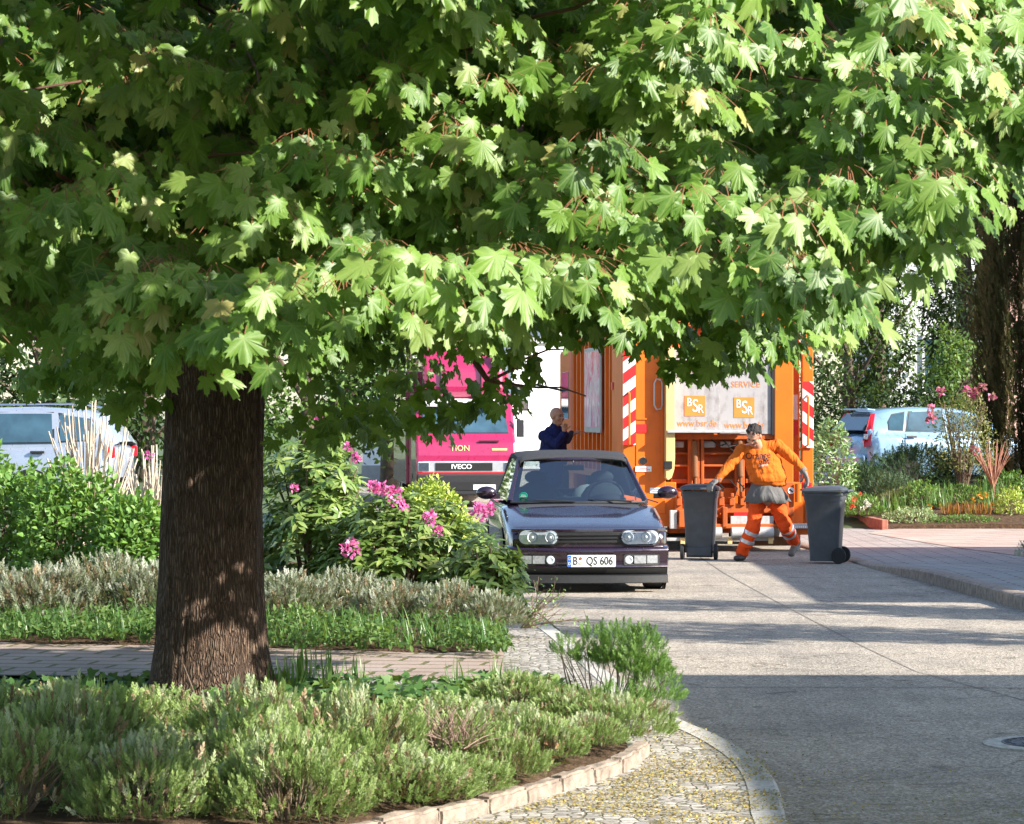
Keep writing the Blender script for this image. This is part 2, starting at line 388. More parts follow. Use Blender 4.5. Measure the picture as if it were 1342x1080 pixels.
# low stone edging of the front bed, block by block
ks = smooth_poly([(-1.9, 11.2), (-.85, 12.15), (-.18, 13.2), (.24, 14.2), (.54, 14.95), (.63, 15.45)], 3)
mb = MB(); L = [0]
for a, b in zip(ks, ks[1:]): L.append(L[-1] + (Vector(b) - Vector(a)).length)
def along(s):
    for i in range(len(ks) - 1):
        if L[i + 1] >= s: t = (s - L[i]) / (L[i + 1] - L[i]); return Vector(ks[i]).lerp(Vector(ks[i + 1]), t), (Vector(ks[i + 1]) - Vector(ks[i])).normalized()
    return Vector(ks[-1]), (Vector(ks[-1]) - Vector(ks[-2])).normalized()
s = 0; random.seed(4)
while s < L[-1]:
    w = .36 + random.random() * .08; p, t = along(min(s + w / 2, L[-1]))
    mb.box((p.x, p.y, .075 + random.uniform(-.008, .008)), (w - .006, .080, .12), (random.uniform(-.03, .03), 0, math.atan2(t.y, t.x))); s += w
e = mb.build("bed_edging", M_kerb2); bm = bmesh.new(); bm.from_mesh(e.data); bmesh.ops.bevel(bm, geom=bm.edges[:], offset=.012, segments=2, affect='EDGES'); bmesh.ops.subdivide_edges(bm, edges=[q for q in bm.edges if q.calc_length() > .04], cuts=6, use_grid_fill=True)
for v in bm.verts: v.co += Vector((noise.noise(v.co * 22), noise.noise(v.co * 22 + Vector((9, 0, 0))), noise.noise(v.co * 18 + Vector((0, 9, 0))))) * .009
bm.to_mesh(e.data); bm.free(); tag(e, "low reddish stone edging along the front planting bed", "edging")

# right pavement with a raised kerb that drops at the driveway
redge = [(rx(D), D) for D in (8, 14, 18, 20, 22, 24, 26, 28, 30, 32, 34)] + [(rx(35) - .02, 35), (rx(36) - .05, 36), (rx(38) - .02, 38), (rx(42), 42), (rx(50), 50), (rx(70), 70)]
redge = smooth_poly(redge, 1)
def rk(D): return .13 if D < 33 else .13 - .10 * min(1, (D - 33) / 3.5)
mb = MB(); mb.grid([[(x + .14 + (9 if 20 < y < 47.5 else 1.5) * t, y, rk(y) + 0) for t in (0, .1, .25, .5, 1)] for x, y in redge])
tag(mb.build("right_pavement", M_asphalt2), kind='structure')
mb = MB()
mb.grid([[(x - .005, y, -.05), (x, y, rk(y) - .012), (x + .02, y, rk(y) + .004), (x + .16, y, rk(y) + .005), (x + .16, y, rk(y) - .1)] for x, y in redge])
tag(mb.build("right_kerb", M_kerb2, smooth=True), kind='structure')
mb = MB()   # driveway of pale pinkish slabs
dr = [gnd(1138, 702), gnd(1260, 722), gnd(1400, 740), gnd(1500, 700), gnd(1342, 686), gnd(1160, 697)]
n = len(dr); mb.add([(x, y, .128 if y < 36 else .036) for x, y in dr], [tuple(range(n))])
tag(mb.build("driveway", M_slab), kind='structure')
mb = MB()
edg = [gnd(1112, 686), gnd(1128, 688), gnd(1146, 694), gnd(1160, 697)]
for a, b in zip(edg, edg[1:]):
    a, b = Vector(a), Vector(b); k = max(1, int((b - a).length / .24)); t = (b - a) / k; ang = math.atan2(t.y, t.x)
    for i in range(k):
        p = a + t * (i + .5); mb.box((p.x, p.y, .03 + .07), (t.length * .95, .10, .17), (0, 0, ang))
o = mb.build("brick_edging", simple("edging_brick", (.33, .13, .085), .85, var=.3, scale=12), bevel=.01); tag(o, "red brick edging at the corner of the garden bed on the right", "edging")

# cast manhole cover in the road
mh = empty("manhole_cover", "round dark iron manhole cover in the shaded road at the right edge", "manhole cover", (2.98, 16.7, .0))
M_iron = simple("cast_iron", (.10, .10, .11), .6, metal=.6, var=.3, scale=40, bump=.4)
MB().lathe([(.30, .0), (.30, .012), (.385, .012), (.40, .008), (.40, 0)], 48).build("frame_ring", M_kerb, mh, smooth=True)
mb = MB().lathe([(.002, .006), (.30, .006), (.30, .016), (.285, .016), (.284, .009), (.25, .009), (.249, .015), (.235, .015), (.234, .009), (.19, .009), (.189, .015), (.17, .015), (.169, .009), (.12, .009), (.119, .014), (.002, .014)], 48)
for k in range(24):
    w = k * R(15); mb.box((.268 * math.cos(w), .268 * math.sin(w), .013), (.03, .02, .008), (0, 0, w))
mb.build("cover_plate", M_iron, mh, smooth=True)
# ---------------------------------------------------------------- the maple: trunk, limbs, crown
half = [(0, 1.0), (5, .84), (10, .80), (13, .86), (15, .72), (21, .60), (25, .50), (30, .64), (36, .70), (37, .80), (42, .76), (47, .95), (53, .74), (60, .78), (61, .68),
        (68, .54), (74, .46), (82, .54), (90, .58), (98, .66), (105, .50), (116, .50), (126, .38), (142, .30), (160, .13), (176, .10)]
def maple_template(droop, fold, seed):
    q = random.Random(seed)
    pts = [(-a, r) for a, r in half[::-1]] + half[1:]
    tv = [(0, 0, 0)]
    for a, r in pts:
        a *= 1 + .05 * math.sin(seed * 2 + a * .03); r *= q.uniform(.93, 1.05) * (1 + .07 * math.sin(R(a) + seed))
        lob = math.cos(R(a) * 360 / 48) if abs(a) < 100 else .0
        z = -droop * r * r + fold * lob * r * .5 + q.uniform(-.03, .03) + .08 * math.sin(R(a) * 1.5 + seed) * r
        tv.append((r * math.sin(R(a)), r * math.cos(R(a)), z))
    n = len(pts); tf = [(0, i + 1, i + 2) if False else (0, i + 2, i + 1) for i in range(n - 1)] + [(0, 1, n)]
    tv = np.array(tv); uv = tv[:, :2] * .5 + .5
    return tv, tf, uv
M_maple = foliage("maple_leaf", [(.026, .082, .010), (.072, .178, .016), (.155, .285, .034), (.29, .385, .11), (.46, .40, .14)], trans=.30, rough=.45, spec=.40, veins=True, tcol=(.30, .48, .03))
def bark_mat():
    a = NT("maple_bark"); co = a.coord(sc3=(1, 1, .11)); c1 = a.coord()
    v = a.n("ShaderNodeTexVoronoi", feature='DISTANCE_TO_EDGE')
    nz = a.n("ShaderNodeTexNoise"); a.l(c1, nz.inputs["Vector"]); nz.inputs["Scale"].default_value = 7; nz.inputs["Detail"].default_value = 4
    sc = a.n("ShaderNodeVectorMath", operation='SCALE'); a.l(nz.outputs["Color"], sc.inputs[0]); sc.inputs[3].default_value = .03
    ad = a.n("ShaderNodeVectorMath", operation='ADD'); a.l(co, ad.inputs[0]); a.l(sc.outputs[0], ad.inputs[1])
    a.l(ad.outputs[0], v.inputs["Vector"]); v.inputs["Scale"].default_value = 75
    h = a.ramp(v.outputs["Distance"], [(0, (.12, .12, .12)), (.35, (1, 1, 1))])
    f = a.noise(co, 60, 6, .7)
    c = a.ramp(a.math('ADD', a.math('MULTIPLY', h, .65), a.math('MULTIPLY', f, .35)), [(.15, (.034, .021, .014)), (.5, (.145, .092, .062)), (.85, (.28, .195, .14))])
    c = a.mix(a.math('MULTIPLY', a.noise(c1, 2.2, 3), .5), c, (.10, .075, .06))
    lich = a.ramp(a.noise(c1, 5, 6, .7), [(.60, (0, 0, 0)), (.70, (1, 1, 1))]); c = a.mix(a.math('MULTIPLY', lich, .35), c, (.13, .14, .09))
    a.base(c); a.set(Roughness=.9, Specular_IOR_Level=.15)
    a.bump(a.math('ADD', h, a.math('MULTIPLY', f, .5)), 1.0, .032); return a.m
M_bark = bark_mat()
TX, TY = -1.82, 18.4
maple = empty("maple_tree", "large maple with thick furrowed trunk and wide low crown of lobed green leaves", "tree", (TX, TY, .1))
def wl(p): return Vector(p) - Vector((TX, TY, .1))
mb = MB(); rows = []; nseg = 96
prof = [(-.15, .52), (.0, .42), (.12, .365), (.3, .335), (.6, .315), (1.0, .300), (1.5, .290), (1.9, .292), (2.15, .305), (2.45, .34), (2.7, .33), (3.2, .27), (4, .2)]
zz = np.linspace(-.15, 4, 150)
for z in zz:
    r = np.interp(z, [p[0] for p in prof], [p[1] for p in prof]); row = []
    for k in range(nseg):
        w = 2 * math.pi * k / nseg
        fl = 1 + .10 * max(0, .5 - z) * math.sin(5 * w + 1) + .02 * math.sin(3 * w + z * 1.3)
        # furrows running up the stem, broken by noise
        q = Vector((math.cos(w) * 3.2, math.sin(w) * 3.2, z * 1.5))
        wob = noise.noise(q * .8) * .5
        rid = abs(math.sin(17 * (w + wob * .5 + .05 * math.sin(z * 5 + w * 3)))) ** .6
        d = .018 * (rid - .5) + .008 * noise.noise(Vector((math.cos(w) * 14, math.sin(w) * 14, z * 3)))
        rr = r * fl + d
        row.append((rr * math.cos(w) + .035 * max(0, z - 1), rr * math.sin(w), z))
    rows.append(row)
mb.grid(rows, closed=True); mb.build("trunk", M_bark, maple, smooth=True, angle=180)

# --- crown: drooping sprays of leaves hung from the limbs
rg = rng(11)
clus = []     # (pos, scale, tintbias, nleaf, size)
def fringe(poly, x): return np.interp(x, [p[0] for p in poly], [p[1] for p in poly])
near_low = [(-80, 440), (0, 420), (90, 410), (200, 430), (260, 455), (330, 440), (370, 385), (440, 390), (500, 350), (580, 385), (650, 400), (730, 350), (820, 370), (870, 330), (940, 355), (1000, 360), (1050, 395), (1100, 380), (1160, 335), (1200, 290), (1250, 270), (1290, 205), (1345, 165), (1420, 200)]
mid_low = [(-80, 505), (60, 500), (160, 490), (215, 500), (300, 500), (350, 420), (480, 410), (600, 400), (690, 400), (760, 425), (850, 440), (920, 492), (990, 462), (1050, 460), (1085, 440), (1110, 390), (1180, 330), (1250, 250), (1400, 200)]
far_low = [(-80, 500), (60, 470), (150, 510), (215, 540), (350, 540), (400, 560), (500, 570), (600, 545), (660, 545), (720, 500), (745, 420), (800, 400), (1000, 380), (1060, 380), (1100, 300), (1420, 200)]
def shell(poly, D0, dvar, step, size, gap, sd, top=-140, x0=-110, x1=1450, bias=0, nl=10):
    r = rng(sd); y = top; row = 0
    while y < 620:
        x = x0 + (row % 2) * step / 2
        while x < x1:
            px = x + r.normal(0, step * .28); py = y + r.normal(0, step * .22)
            lim = fringe(poly, px)
            if D0 > 16 and (606 < px < 662 and 430 < py < 500 or 684 < px < 752 and 440 < py < 600 or 195 < px < 385 and py > 425): x += step; continue
            if py < lim:
                nn = noise.noise(Vector((px / 105, py / 60, sd))) + .5 * noise.noise(Vector((px / 45, py / 30, sd + 9)))
                D = D0 + dvar * noise.noise(Vector((px / 160, py / 110, sd + 3))) + r.normal(0, .22) + .45 * (py < 0)
                D += 1.0 * max(0, (lim - py) / 400) - .2
                if nn > gap or lim - py < step * 1.2:
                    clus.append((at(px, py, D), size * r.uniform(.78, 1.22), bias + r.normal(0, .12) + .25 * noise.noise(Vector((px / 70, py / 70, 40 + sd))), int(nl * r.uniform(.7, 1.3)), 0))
            x += step
        y += step * .62; row += 1
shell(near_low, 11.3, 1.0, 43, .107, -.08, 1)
shell(near_low, 12.2, 1.0, 49, .110, -.28, 2, bias=-.12)  # inner shells tinted darker: shade inside the crown put into leaf colour
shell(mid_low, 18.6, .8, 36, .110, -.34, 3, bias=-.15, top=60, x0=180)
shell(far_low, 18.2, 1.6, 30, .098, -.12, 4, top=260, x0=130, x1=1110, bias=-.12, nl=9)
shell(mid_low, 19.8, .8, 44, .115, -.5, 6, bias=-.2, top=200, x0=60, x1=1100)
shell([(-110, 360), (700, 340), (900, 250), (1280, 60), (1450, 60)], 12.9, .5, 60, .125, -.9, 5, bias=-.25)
# the rest of the dome above the picture: it shades the left and the middle
r = rng(77)
for i in range(5600):
    u = r.uniform(-1, 1); w = r.uniform(0, 2 * math.pi); rad = r.uniform(.72, 1) 
    s_ = math.sqrt(1 - u * u)
    X, Y, Z = -3.3 + 5.0 * rad * s_ * math.cos(w), 16.0 + 9.5 * rad * s_ * math.sin(w), 4.5 + 4.3 * rad * u
    if Z < 3.45: continue
    if (13.0 < Y < 16.7) and X > -1.2 and Z < 5.0: continue
    if Y > 20.5 and Z < 5.6: continue
    clus.append((Vector((X, Y, Z)), .17, r.normal(0, .15), 9, 1))
for i in range(620): clus.append((Vector((r.uniform(-4.2, 1.0), r.uniform(8.2, 10.2), r.uniform(3.5, 5.8))), .15, 0, 9, 1))  # leaf mass added out of view to block sun from the left leaves
for i in range(300): clus.append((Vector((r.uniform(-.8, 1.8), r.uniform(16.9, 18.3), r.uniform(2.25, 4.6))), .13, r.normal(0, .15), 9, 1))  # more sprays added as sun blockers for the trunk
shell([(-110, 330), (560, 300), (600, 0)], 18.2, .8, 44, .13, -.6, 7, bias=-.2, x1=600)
P, T, N, S, TI, SX = [], [], [], [], [], []
PET = []
for c, size, bias, nl, far in clus:
    o = Vector((c.x - TX, c.y - TY - 1.0, 0)); 
    cam_d = Vector((-c.x, -c.y, 0)).normalized()
    o = (o.normalized() * .6 + cam_d * .75 + Vector((.18, 0, 0))).normalized() if not far else o.normalized()
    a0 = r.uniform(0, 6.28); tw = Vector((r.normal(0, .3), r.normal(0, .3), r.normal(0, .2)))
    side = o.cross(Vector((0, 0, 1))).normalized()
    for k in range(nl):
        ring = k / nl
        w = a0 + k * 2.4
        rad = .045 + .155 * math.sqrt(ring)
        off = side * math.cos(w) * rad * 1.05 + o * (abs(math.sin(w)) * rad * .9) + Vector((0, 0, (-.10 * ring - .02 * math.sin(w) + r.normal(0, .03))))
        sc = size * (1.0 - .25 * ring * r.uniform(0, 1)) * r.uniform(.55, 1.18)
        n = o * r.uniform(.45, 1.0) + Vector((0, 0, r.uniform(.25, .85))) + side * (math.cos(w) * .40 + r.normal(0, .22)) + tw * .4 + sdir * .55
        t = Vector((0, 0, -1.25)) + o * r.uniform(.1, .7) + side * (math.cos(w) * .75 + r.normal(0, .25)) + tw * .3
        if c.y < 14.5 and not far: a_ = c + off * (size / .11); b_ = c - o * .06 + Vector((0, 0, .05)) + off * .25; PET.append((a_, b_, side))
        P.append(c + off * (size / .11)); T.append(t); N.append(n); S.append(sc)
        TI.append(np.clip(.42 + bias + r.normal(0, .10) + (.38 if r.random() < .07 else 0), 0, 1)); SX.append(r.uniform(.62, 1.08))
P, T, N, S, TI, SX = map(np.array, (P, T, N, S, TI, SX))
# three leaf forms, joined in one crown
tvs = [maple_template(.16, .08, 1), maple_template(.38, .05, 2), maple_template(.26, .14, 3), maple_template(.12, .16, 4), maple_template(.55, .10, 5)]
k = np.arange(len(P)) % 5; Vs, Is, Ss, Ts, Us = [], [], [], [], []; base = 0
for j in range(5):
    tv, tf, uv = tvs[j]; m = k == j; pos = P[m]; Tn = unit(T[m]); Nn = N[m] - Tn * (N[m] * Tn).sum(1, keepdims=True); Nn = unit(Nn); X = np.cross(Tn, Nn)
    V = (tv[None, :, 0, None] * X[:, None] * SX[m][:, None, None] + tv[None, :, 1, None] * Tn[:, None] + tv[None, :, 2, None] * Nn[:, None]) * S[m][:, None, None] + pos[:, None]
    fs = np.array(tf).ravel(); Is.append((fs[None] + (np.arange(m.sum()) * len(tv))[:, None]).ravel() + base)
    Vs.append(V.reshape(-1, 3)); Ts.append(np.repeat(TI[m], len(tv))); Us.append(np.tile(uv, (m.sum(), 1))); base += V.shape[0] * V.shape[1]
V = np.concatenate(Vs) - np.array([TX, TY, .1]); I = np.concatenate(Is)
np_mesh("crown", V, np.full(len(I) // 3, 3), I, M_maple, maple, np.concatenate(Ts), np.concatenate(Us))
pv = []; 
for a_, b_, sd_ in PET:
    m_ = a_.lerp(b_, .5) + Vector((0, 0, .012)); w_ = sd_ * .0016
    for q_ in (a_, m_, b_): pv += [wl(q_ - w_), wl(q_ + w_)]
pv = np.array([tuple(v) for v in pv]); npt = len(PET); ii = (np.array([0, 1, 3, 2, 2, 3, 5, 4])[None] + 6 * np.arange(npt)[:, None]).ravel()
pe = np_mesh("petioles", pv, np.full(2 * npt, 4), ii, simple("red_leaf_stalk", (.22, .09, .04), .6), maple); pe["kind"] = "stuff"

# limbs and twigs
mb = MB(); rr_ = random.Random(5)
def limb(p0, p1, r0, r1, sag=.3, n=8, tw=.06):
    p0, p1 = Vector(p0), Vector(p1); pts = []
    for i in range(n + 1):
        t = i / n; p = p0.lerp(p1, t); p.z += sag * math.sin(math.pi * t)
        p += Vector((rr_.gauss(0, tw), rr_.gauss(0, tw), rr_.gauss(0, tw))) * (math.sin(math.pi * t))
        pts.append(p)
    mb.tube([wl(p) for p in pts], [r0 + (r1 - r0) * i / n for i in range(n + 1)], 7); return pts
tips = [at(-60, 100, 12.2), at(120, 250, 12.4), at(330, 60, 12.4), at(470, 280, 12.6), at(620, 60, 12.4), at(760, 230, 12.5), at(900, 80, 12.5), at(1050, 250, 12.8), at(1180, 60, 12.6), at(1290, 190, 12.2),
        at(430, 480, 17.5), at(640, 500, 18), at(60, 440, 16), at(520, 150, 14), at(980, 180, 14.5), at(200, 380, 14.5)]
st = Vector((TX + .06, TY, 2.5))
for t in tips:
    pts = limb(st + Vector((0, 0, rr_.uniform(-.1, .9))), t, .085, .016, sag=.35)
    for j in range(10):
        a = pts[rr_.randint(3, 8)]; b = a + Vector((rr_.uniform(-.9, .9), rr_.uniform(-.9, .4), rr_.uniform(-.3, .35)))
        limb(a, b, .011, .004, .05, 4, .03)
limb((TX + .1, TY - .1, 2.22), at(452, 452, 18.3), .07, .03, .02, 6, .02)
limb(at(1080, 20, 12.6), at(1300, 152, 11.9), .010, .006, -.15, 8, .02); limb(at(1185, 110, 12.2), at(1270, 95, 12.0), .006, .004, 0, 4, .01)
mb.build("branch", simple("maple_branch", (.12, .05, .03), .7, var=.3, scale=10), maple, smooth=True)
# ---------------------------------------------------------------- plants
def leaf_t(w, fold=.15, droop=.15, n=3):
    """oval leaf, base at the origin, tip along +y"""
    tv = [(0, 0, 0)]; rows = []
    for i in range(1, n + 1):
        t = i / (n + 1); ww = w * math.sin(math.pi * t ** .85) ; z = -droop * t * t
        rows.append((len(tv), len(tv) + 1, len(tv) + 2)); tv += [(-ww / 2, t, z + fold * ww), (0, t, z), (ww / 2, t, z + fold * ww)]
    tv.append((0, 1, -droop)); e = len(tv) - 1; tf = [(0, rows[0][1], rows[0][0]), (0, rows[0][2], rows[0][1])]
    for a, b in zip(rows, rows[1:]): tf += [(a[0], a[1], b[1], b[0]), (a[1], a[2], b[2], b[1])]
    a = rows[-1]; tf += [(a[0], a[1], e), (a[1], a[2], e)]
    return np.array(tv, float), tf
def sprig_t(n, ln, wd, spread, seed, stem=True, whorl=2.4):
    """a shoot of narrow leaves round a short stem along +y, one unit long"""
    r = rng(seed); tv = []; tf = []
    for i in range(n):
        t = .12 + .88 * i / n; w = i * whorl + r.uniform(-.3, .3); L = ln * (1.1 - .45 * t) * r.uniform(.8, 1.15); sp = spread * (1.1 - .7 * t)
        d = np.array([math.cos(w) * math.sin(sp), math.cos(sp), math.sin(w) * math.sin(sp)]); p = np.array([0, t * .85, 0.])
        s = np.cross(d, [0.3, .2, 1]); s /= np.linalg.norm(s); o = len(tv)
        tv += [p, p + d * L * .55 + s * wd / 2, p + d * L, p + d * L * .55 - s * wd / 2]; tf.append((o, o + 1, o + 2, o + 3))
    if stem:
        o = len(tv); tv += [(-.012, -.6, 0), (.012, -.6, 0), (.008, .9, 0), (-.008, .9, 0)]; tf.append((o, o + 1, o + 2, o + 3))
    return np.array(tv, float), tf
def dome(r, n, rx_, ry_, h, inner=.55, low=-.05):
    """points through the outer part of a dome, with outward directions"""
    u = r.uniform(low, 1, n); w = r.uniform(0, 2 * np.pi, n); k = r.uniform(inner, 1, n) ** .5; s = np.sqrt(np.clip(1 - u * u, 0, 1))
    nrm = np.stack([s * np.cos(w), s * np.sin(w), np.maximum(u, 0)], 1)
    lump = np.array([1 + .22 * noise.noise(Vector(q) * 2.3 + Vector((rx_ * 7, h * 9, 0))) for q in nrm])
    p = nrm * (k * lump)[:, None] * np.array([rx_, ry_, h]); return p, unit(nrm * np.array([1 / rx_, 1 / ry_, 1 / h]) * rx_)
def stems(parent, rx_, ry_, h, n, r0, mat, seed=0, name="stem", base=.15):
    mb = MB(); q = random.Random(seed)
    for i in range(n):
        w = q.uniform(0, 6.28); b = Vector((math.cos(w) * rx_ * base, math.sin(w) * ry_ * base, -.03)); k = q.uniform(.5, .9)
        t = Vector((math.cos(w) * rx_ * k, math.sin(w) * ry_ * k, h * q.uniform(.5, .9)))
        m = b.lerp(t, .5) + Vector((q.uniform(-.1, .1) * rx_, q.uniform(-.1, .1) * ry_, .08 * h))
        mb.tube([b, m, t], [r0, r0 * .7, r0 * .4], 5)
    return mb.build(name, mat, parent, smooth=True)
M_twig = simple("woody_twig", (.17, .12, .08), .9, var=.4, scale=20)
M_lav = foliage("lavender_leaf", [(.18, .13, .07), (.14, .20, .055), (.24, .34, .10), (.33, .42, .16), (.48, .52, .34)], trans=.28, rough=.65, spec=.25, tcol=(.3, .42, .08))
M_dead = foliage("withered_sprig", [(.16, .09, .05), (.28, .19, .11), (.42, .33, .22)], trans=.1, rough=.8)
M_lavg = foliage("grey_lavender_leaf", [(.17, .12, .08), (.16, .17, .10), (.24, .26, .18), (.33, .36, .28), (.45, .46, .40)], trans=.2, rough=.75, spec=.2)

def lavender_proto(name, label, cat, rx_, ry_, h, n, size, mat, seed, sprN=15, ln=.30, wd=.055, spread=.75, tb=.5, tv_=.17, up=.9):
    root = empty(name, label, cat); r = rng(seed)
    p, nr = dome(r, n, rx_, ry_, h); hol = np.array([noise.noise(Vector(q) * 5.5 + Vector((seed * 3.1, 0, 0))) for q in p]); ok = hol > -.24; p, nr = p[ok], nr[ok]; n = len(p)
    T = nr * .55 + np.array([0, 0, up]) + r.normal(0, .25, (n, 3)); N = r.normal(0, 1, (n, 3))
    tv, tf = sprig_t(sprN, ln, wd, spread, seed)
    ti = np.clip(tb + r.normal(0, tv_, n) + .30 * (p[:, 2] / h - .6) + .45 * np.array([noise.noise(Vector(q) * 6 + Vector((seed, 0, 0))) for q in p]), 0, 1)
    scatter("foliage", tv, tf, p, T, N, size * r.uniform(.7, 1.25, n), ti, mat, root)
    k = 140; pd, nd = dome(r, k, rx_ * .9, ry_ * .9, h * .92); scatter("dead_sprigs", tv, tf, pd, nd * .6 + [0, 0, .7] + r.normal(0, .3, (k, 3)), r.normal(0, 1, (k, 3)), size * 1.1 * r.uniform(.7, 1.3, k), r.uniform(0, 1, k), M_dead, root)
    stems(root, rx_, ry_, h * 1.1, 34, .0045, M_twig, seed); return root
LAB = []
def place(proto, spots, first, labels, group):
    for i, (x, y, z, s, rz) in enumerate(spots):
        o = proto if i == 0 and first else copy_tree(proto)
        o.location = (x, y, z); o.scale = (s,) * 3; o.rotation_euler = (0, 0, rz)
        o["label"] = labels[i] if isinstance(labels, list) else labels; o["group"] = group
# front bed: a dozen cushions of needle-leaved shrub
protoA = [lavender_proto("lavender_shrub", "x", "shrub", .42, .40, .28, 1650, .066, M_lav, 21 + i, tb=.55 + .05 * i, sprN=16, ln=.36, wd=.10, up=.6) for i in range(3)]
used = [False] * 3
front = [  # px, D, width scale, words
    (-30, 14.3, 1.0, "grey-green lavender cushion at the far left bottom corner, in front of the ivy"),
    (95, 14.0, 1.02, "grey-green lavender cushion in the bottom row below the small dark ivy patch"),
    (75, 16.4, .70, "small separate lavender tuft standing in the shaded ivy left of the maple trunk"),
    (205, 15.6, 1.0, "tall lavender cushion just left of the maple trunk base, topmost sprigs overlapping the trunk"),
    (225, 13.7, .95, "lavender cushion with a brown dry hollow at the bottom edge, left of the trunk"),
    (330, 14.6, .95, "bright green lavender cushion directly in front of the maple trunk"),
    (345, 13.4, .85, "lavender cushion at the bottom edge directly below the maple trunk"),
    (455, 15.4, 1.0, "lavender cushion right of the maple trunk with brown twigs poking out"),
    (460, 13.9, .92, "lavender cushion on the bottom edge right of the trunk, before the twiggy one"),
    (575, 15.6, .95, "grey-green lavender cushion behind the bare withered clump in the front bed"),
    (570, 14.2, .90, "lavender cushion overhanging the stone edging at its lower end"),
    (655, 15.2, .85, "lavender cushion between the stone edging and the ivy leaves"),
    (680, 17.0, .80, "lavender cushion at the path side of the front bed, near the grey cobbles"),
    (752, 16.7, .62, "low lavender tuft at the foot of the tall corner bush, on its left"),
    (814, 15.9, .72, "rounded grey-green cushion at the bed corner in front of the tall bushy sprigs"),
    (600, 13.55, .62, "small lavender cushion leaning over the stone edging at the bottom centre"),
    (705, 14.9, .60, "small lavender cushion on the dry leaves near the corner of the stone edging"),
    (770, 15.45, .50, "smallest lavender tuft right behind the corner of the stone edging"),
    (655, 14.15, .55, "small lavender cushion at the stone edging in front of the dry leaves"),
    (20, 12.9, .9, "nearest lavender cushion, cut off by the bottom left of the frame"),
       (190, 12.8, .8, "nearest lavender cushion at the bottom edge left of the trunk, cut by the frame"),
    (380, 12.75, .85, "nearest lavender cushion at the bottom edge below the trunk, mostly cut by the frame"),
    (520, 13.3, .80, "low lavender cushion spilling over the edging at the bottom, left of the withered clump"),
]
for i, (px, D, s, lab) in enumerate(front):
    k = i % 3; o = protoA[k] if not used[k] else copy_tree(protoA[k]); used[k] = True
    o.location = ((px - 671) / F * D, D, .15); q = random.Random(i); o.scale = (s * q.uniform(.9, 1.15), s, s * (q.uniform(.75, 1.4) if D < 15 else q.uniform(.55, 1.0))); o.rotation_euler = (0, 0, q.uniform(0, 6))
    o["label"] = lab; o["group"] = "lavender cushions in the front bed"
# tall corner bush with bare lower stems
tb_ = empty("rosemary_bush", "tall upright green bush with bare lower stems at the corner of the front bed", "bush", (.53, 17.1, .10))
r = rng(5); M_ros = foliage("rosemary_leaf", [(.05, .10, .03), (.10, .20, .04), (.18, .30, .07), (.28, .40, .14)], trans=.25, rough=.5, spec=.4, tcol=(.3, .5, .06))
Pp, Tt = [], []
mb = MB(); q = random.Random(8)
for cx, cy, cz, rr0, hh, n in ((-.23, 0, .36, .07, .09, 70), (-.07, .05, .32, .10, .19, 220), (.07, -.02, .32, .14, .20, 430), (.20, -.08, .27, .14, .24, 430), (.27, -.12, .12, .15, .22, 320), (.05, -.3, .06, .2, .16, 200)):
    p, nr = dome(r, n, rr0, rr0, hh, low=-.5); p += np.array([cx, cy, cz]); Pp.append(p); Tt.append(nr * .6 + np.array([0, 0, .9]) + r.normal(0, .25, (n, 3)))
    for k in range(9):
        t = Vector((cx + q.uniform(-.6, .6) * rr0, cy + q.uniform(-.6, .6) * rr0, cz + q.uniform(0, .6) * hh)); b = Vector((cx * .55 + q.uniform(-.05, .05), cy * .5 + q.uniform(-.05, .05), 0))
        mb.tube([b, b.lerp(t, .5) + Vector((q.uniform(-.05, .05), q.uniform(-.03, .03), .02)), t], [.004, .003, .002], 5)
Pp, Tt = np.concatenate(Pp), np.concatenate(Tt); tv, tf = sprig_t(16, .34, .07, .8, 3)
scatter("foliage", tv, tf, Pp, Tt, r.normal(0, 1, Pp.shape), .065 * r.uniform(.7, 1.2, len(Pp)), np.clip(.5 + r.normal(0, .2, len(Pp)), 0, 1), M_ros, tb_)
mb.build("stem", M_twig, tb_, smooth=True)
# bare withered clump and dry twigs
wc = empty("withered_clump", "bare pinkish brown withered clump of twigs between green cushions in the front bed", "dead plant", at(592, 980, 14.0)); wc.location.z = .16
mb = MB(); q = random.Random(3)
for k in range(150):
    w = q.uniform(0, 6.28); e = q.uniform(.2, 1.3); L = q.uniform(.10, .24); d = Vector((math.cos(w) * math.cos(e), math.sin(w) * math.cos(e), math.sin(e)))
    p = Vector((q.uniform(-.08, .08), q.uniform(-.08, .08), .12)); mb.tube([p, p + d * L * .5 + Vector((q.uniform(-.02, .02), 0, .01)), p + d * L], [.003, .0022, .001], 4)
mb.build("twigs", simple("dry_twig", (.28, .19, .15), .9, var=.3, scale=20), wc)
for k, (px, py, D, dx, dz, lab) in enumerate(((276, 965, 17.8, -.16, .42, "thin dry stalk leaning left across the base of the maple trunk"), (222, 930, 18.2, .08, .22, "short dry stalk left of the maple trunk base"), (405, 1000, 15, .06, .32, "dark bare woody stalk among lavender right of the trunk"), (330, 985, 16.5, .02, .3, "pale upright stalk in front of the right side of the trunk base"))):
    b = at(px, py, D); mb = MB(); mb.tube([(0, 0, -.2), (dx * .4, 0, dz * .4), (dx, .02, dz)], [.007, .005, .0025], 5).tube([(dx * .4, 0, dz * .4), (dx * .3 + .05, 0, dz * .75)], [.004, .002], 4)
    o = mb.build("dry_stalk", M_twig); o.location = b; tag(o, lab, "stalk")
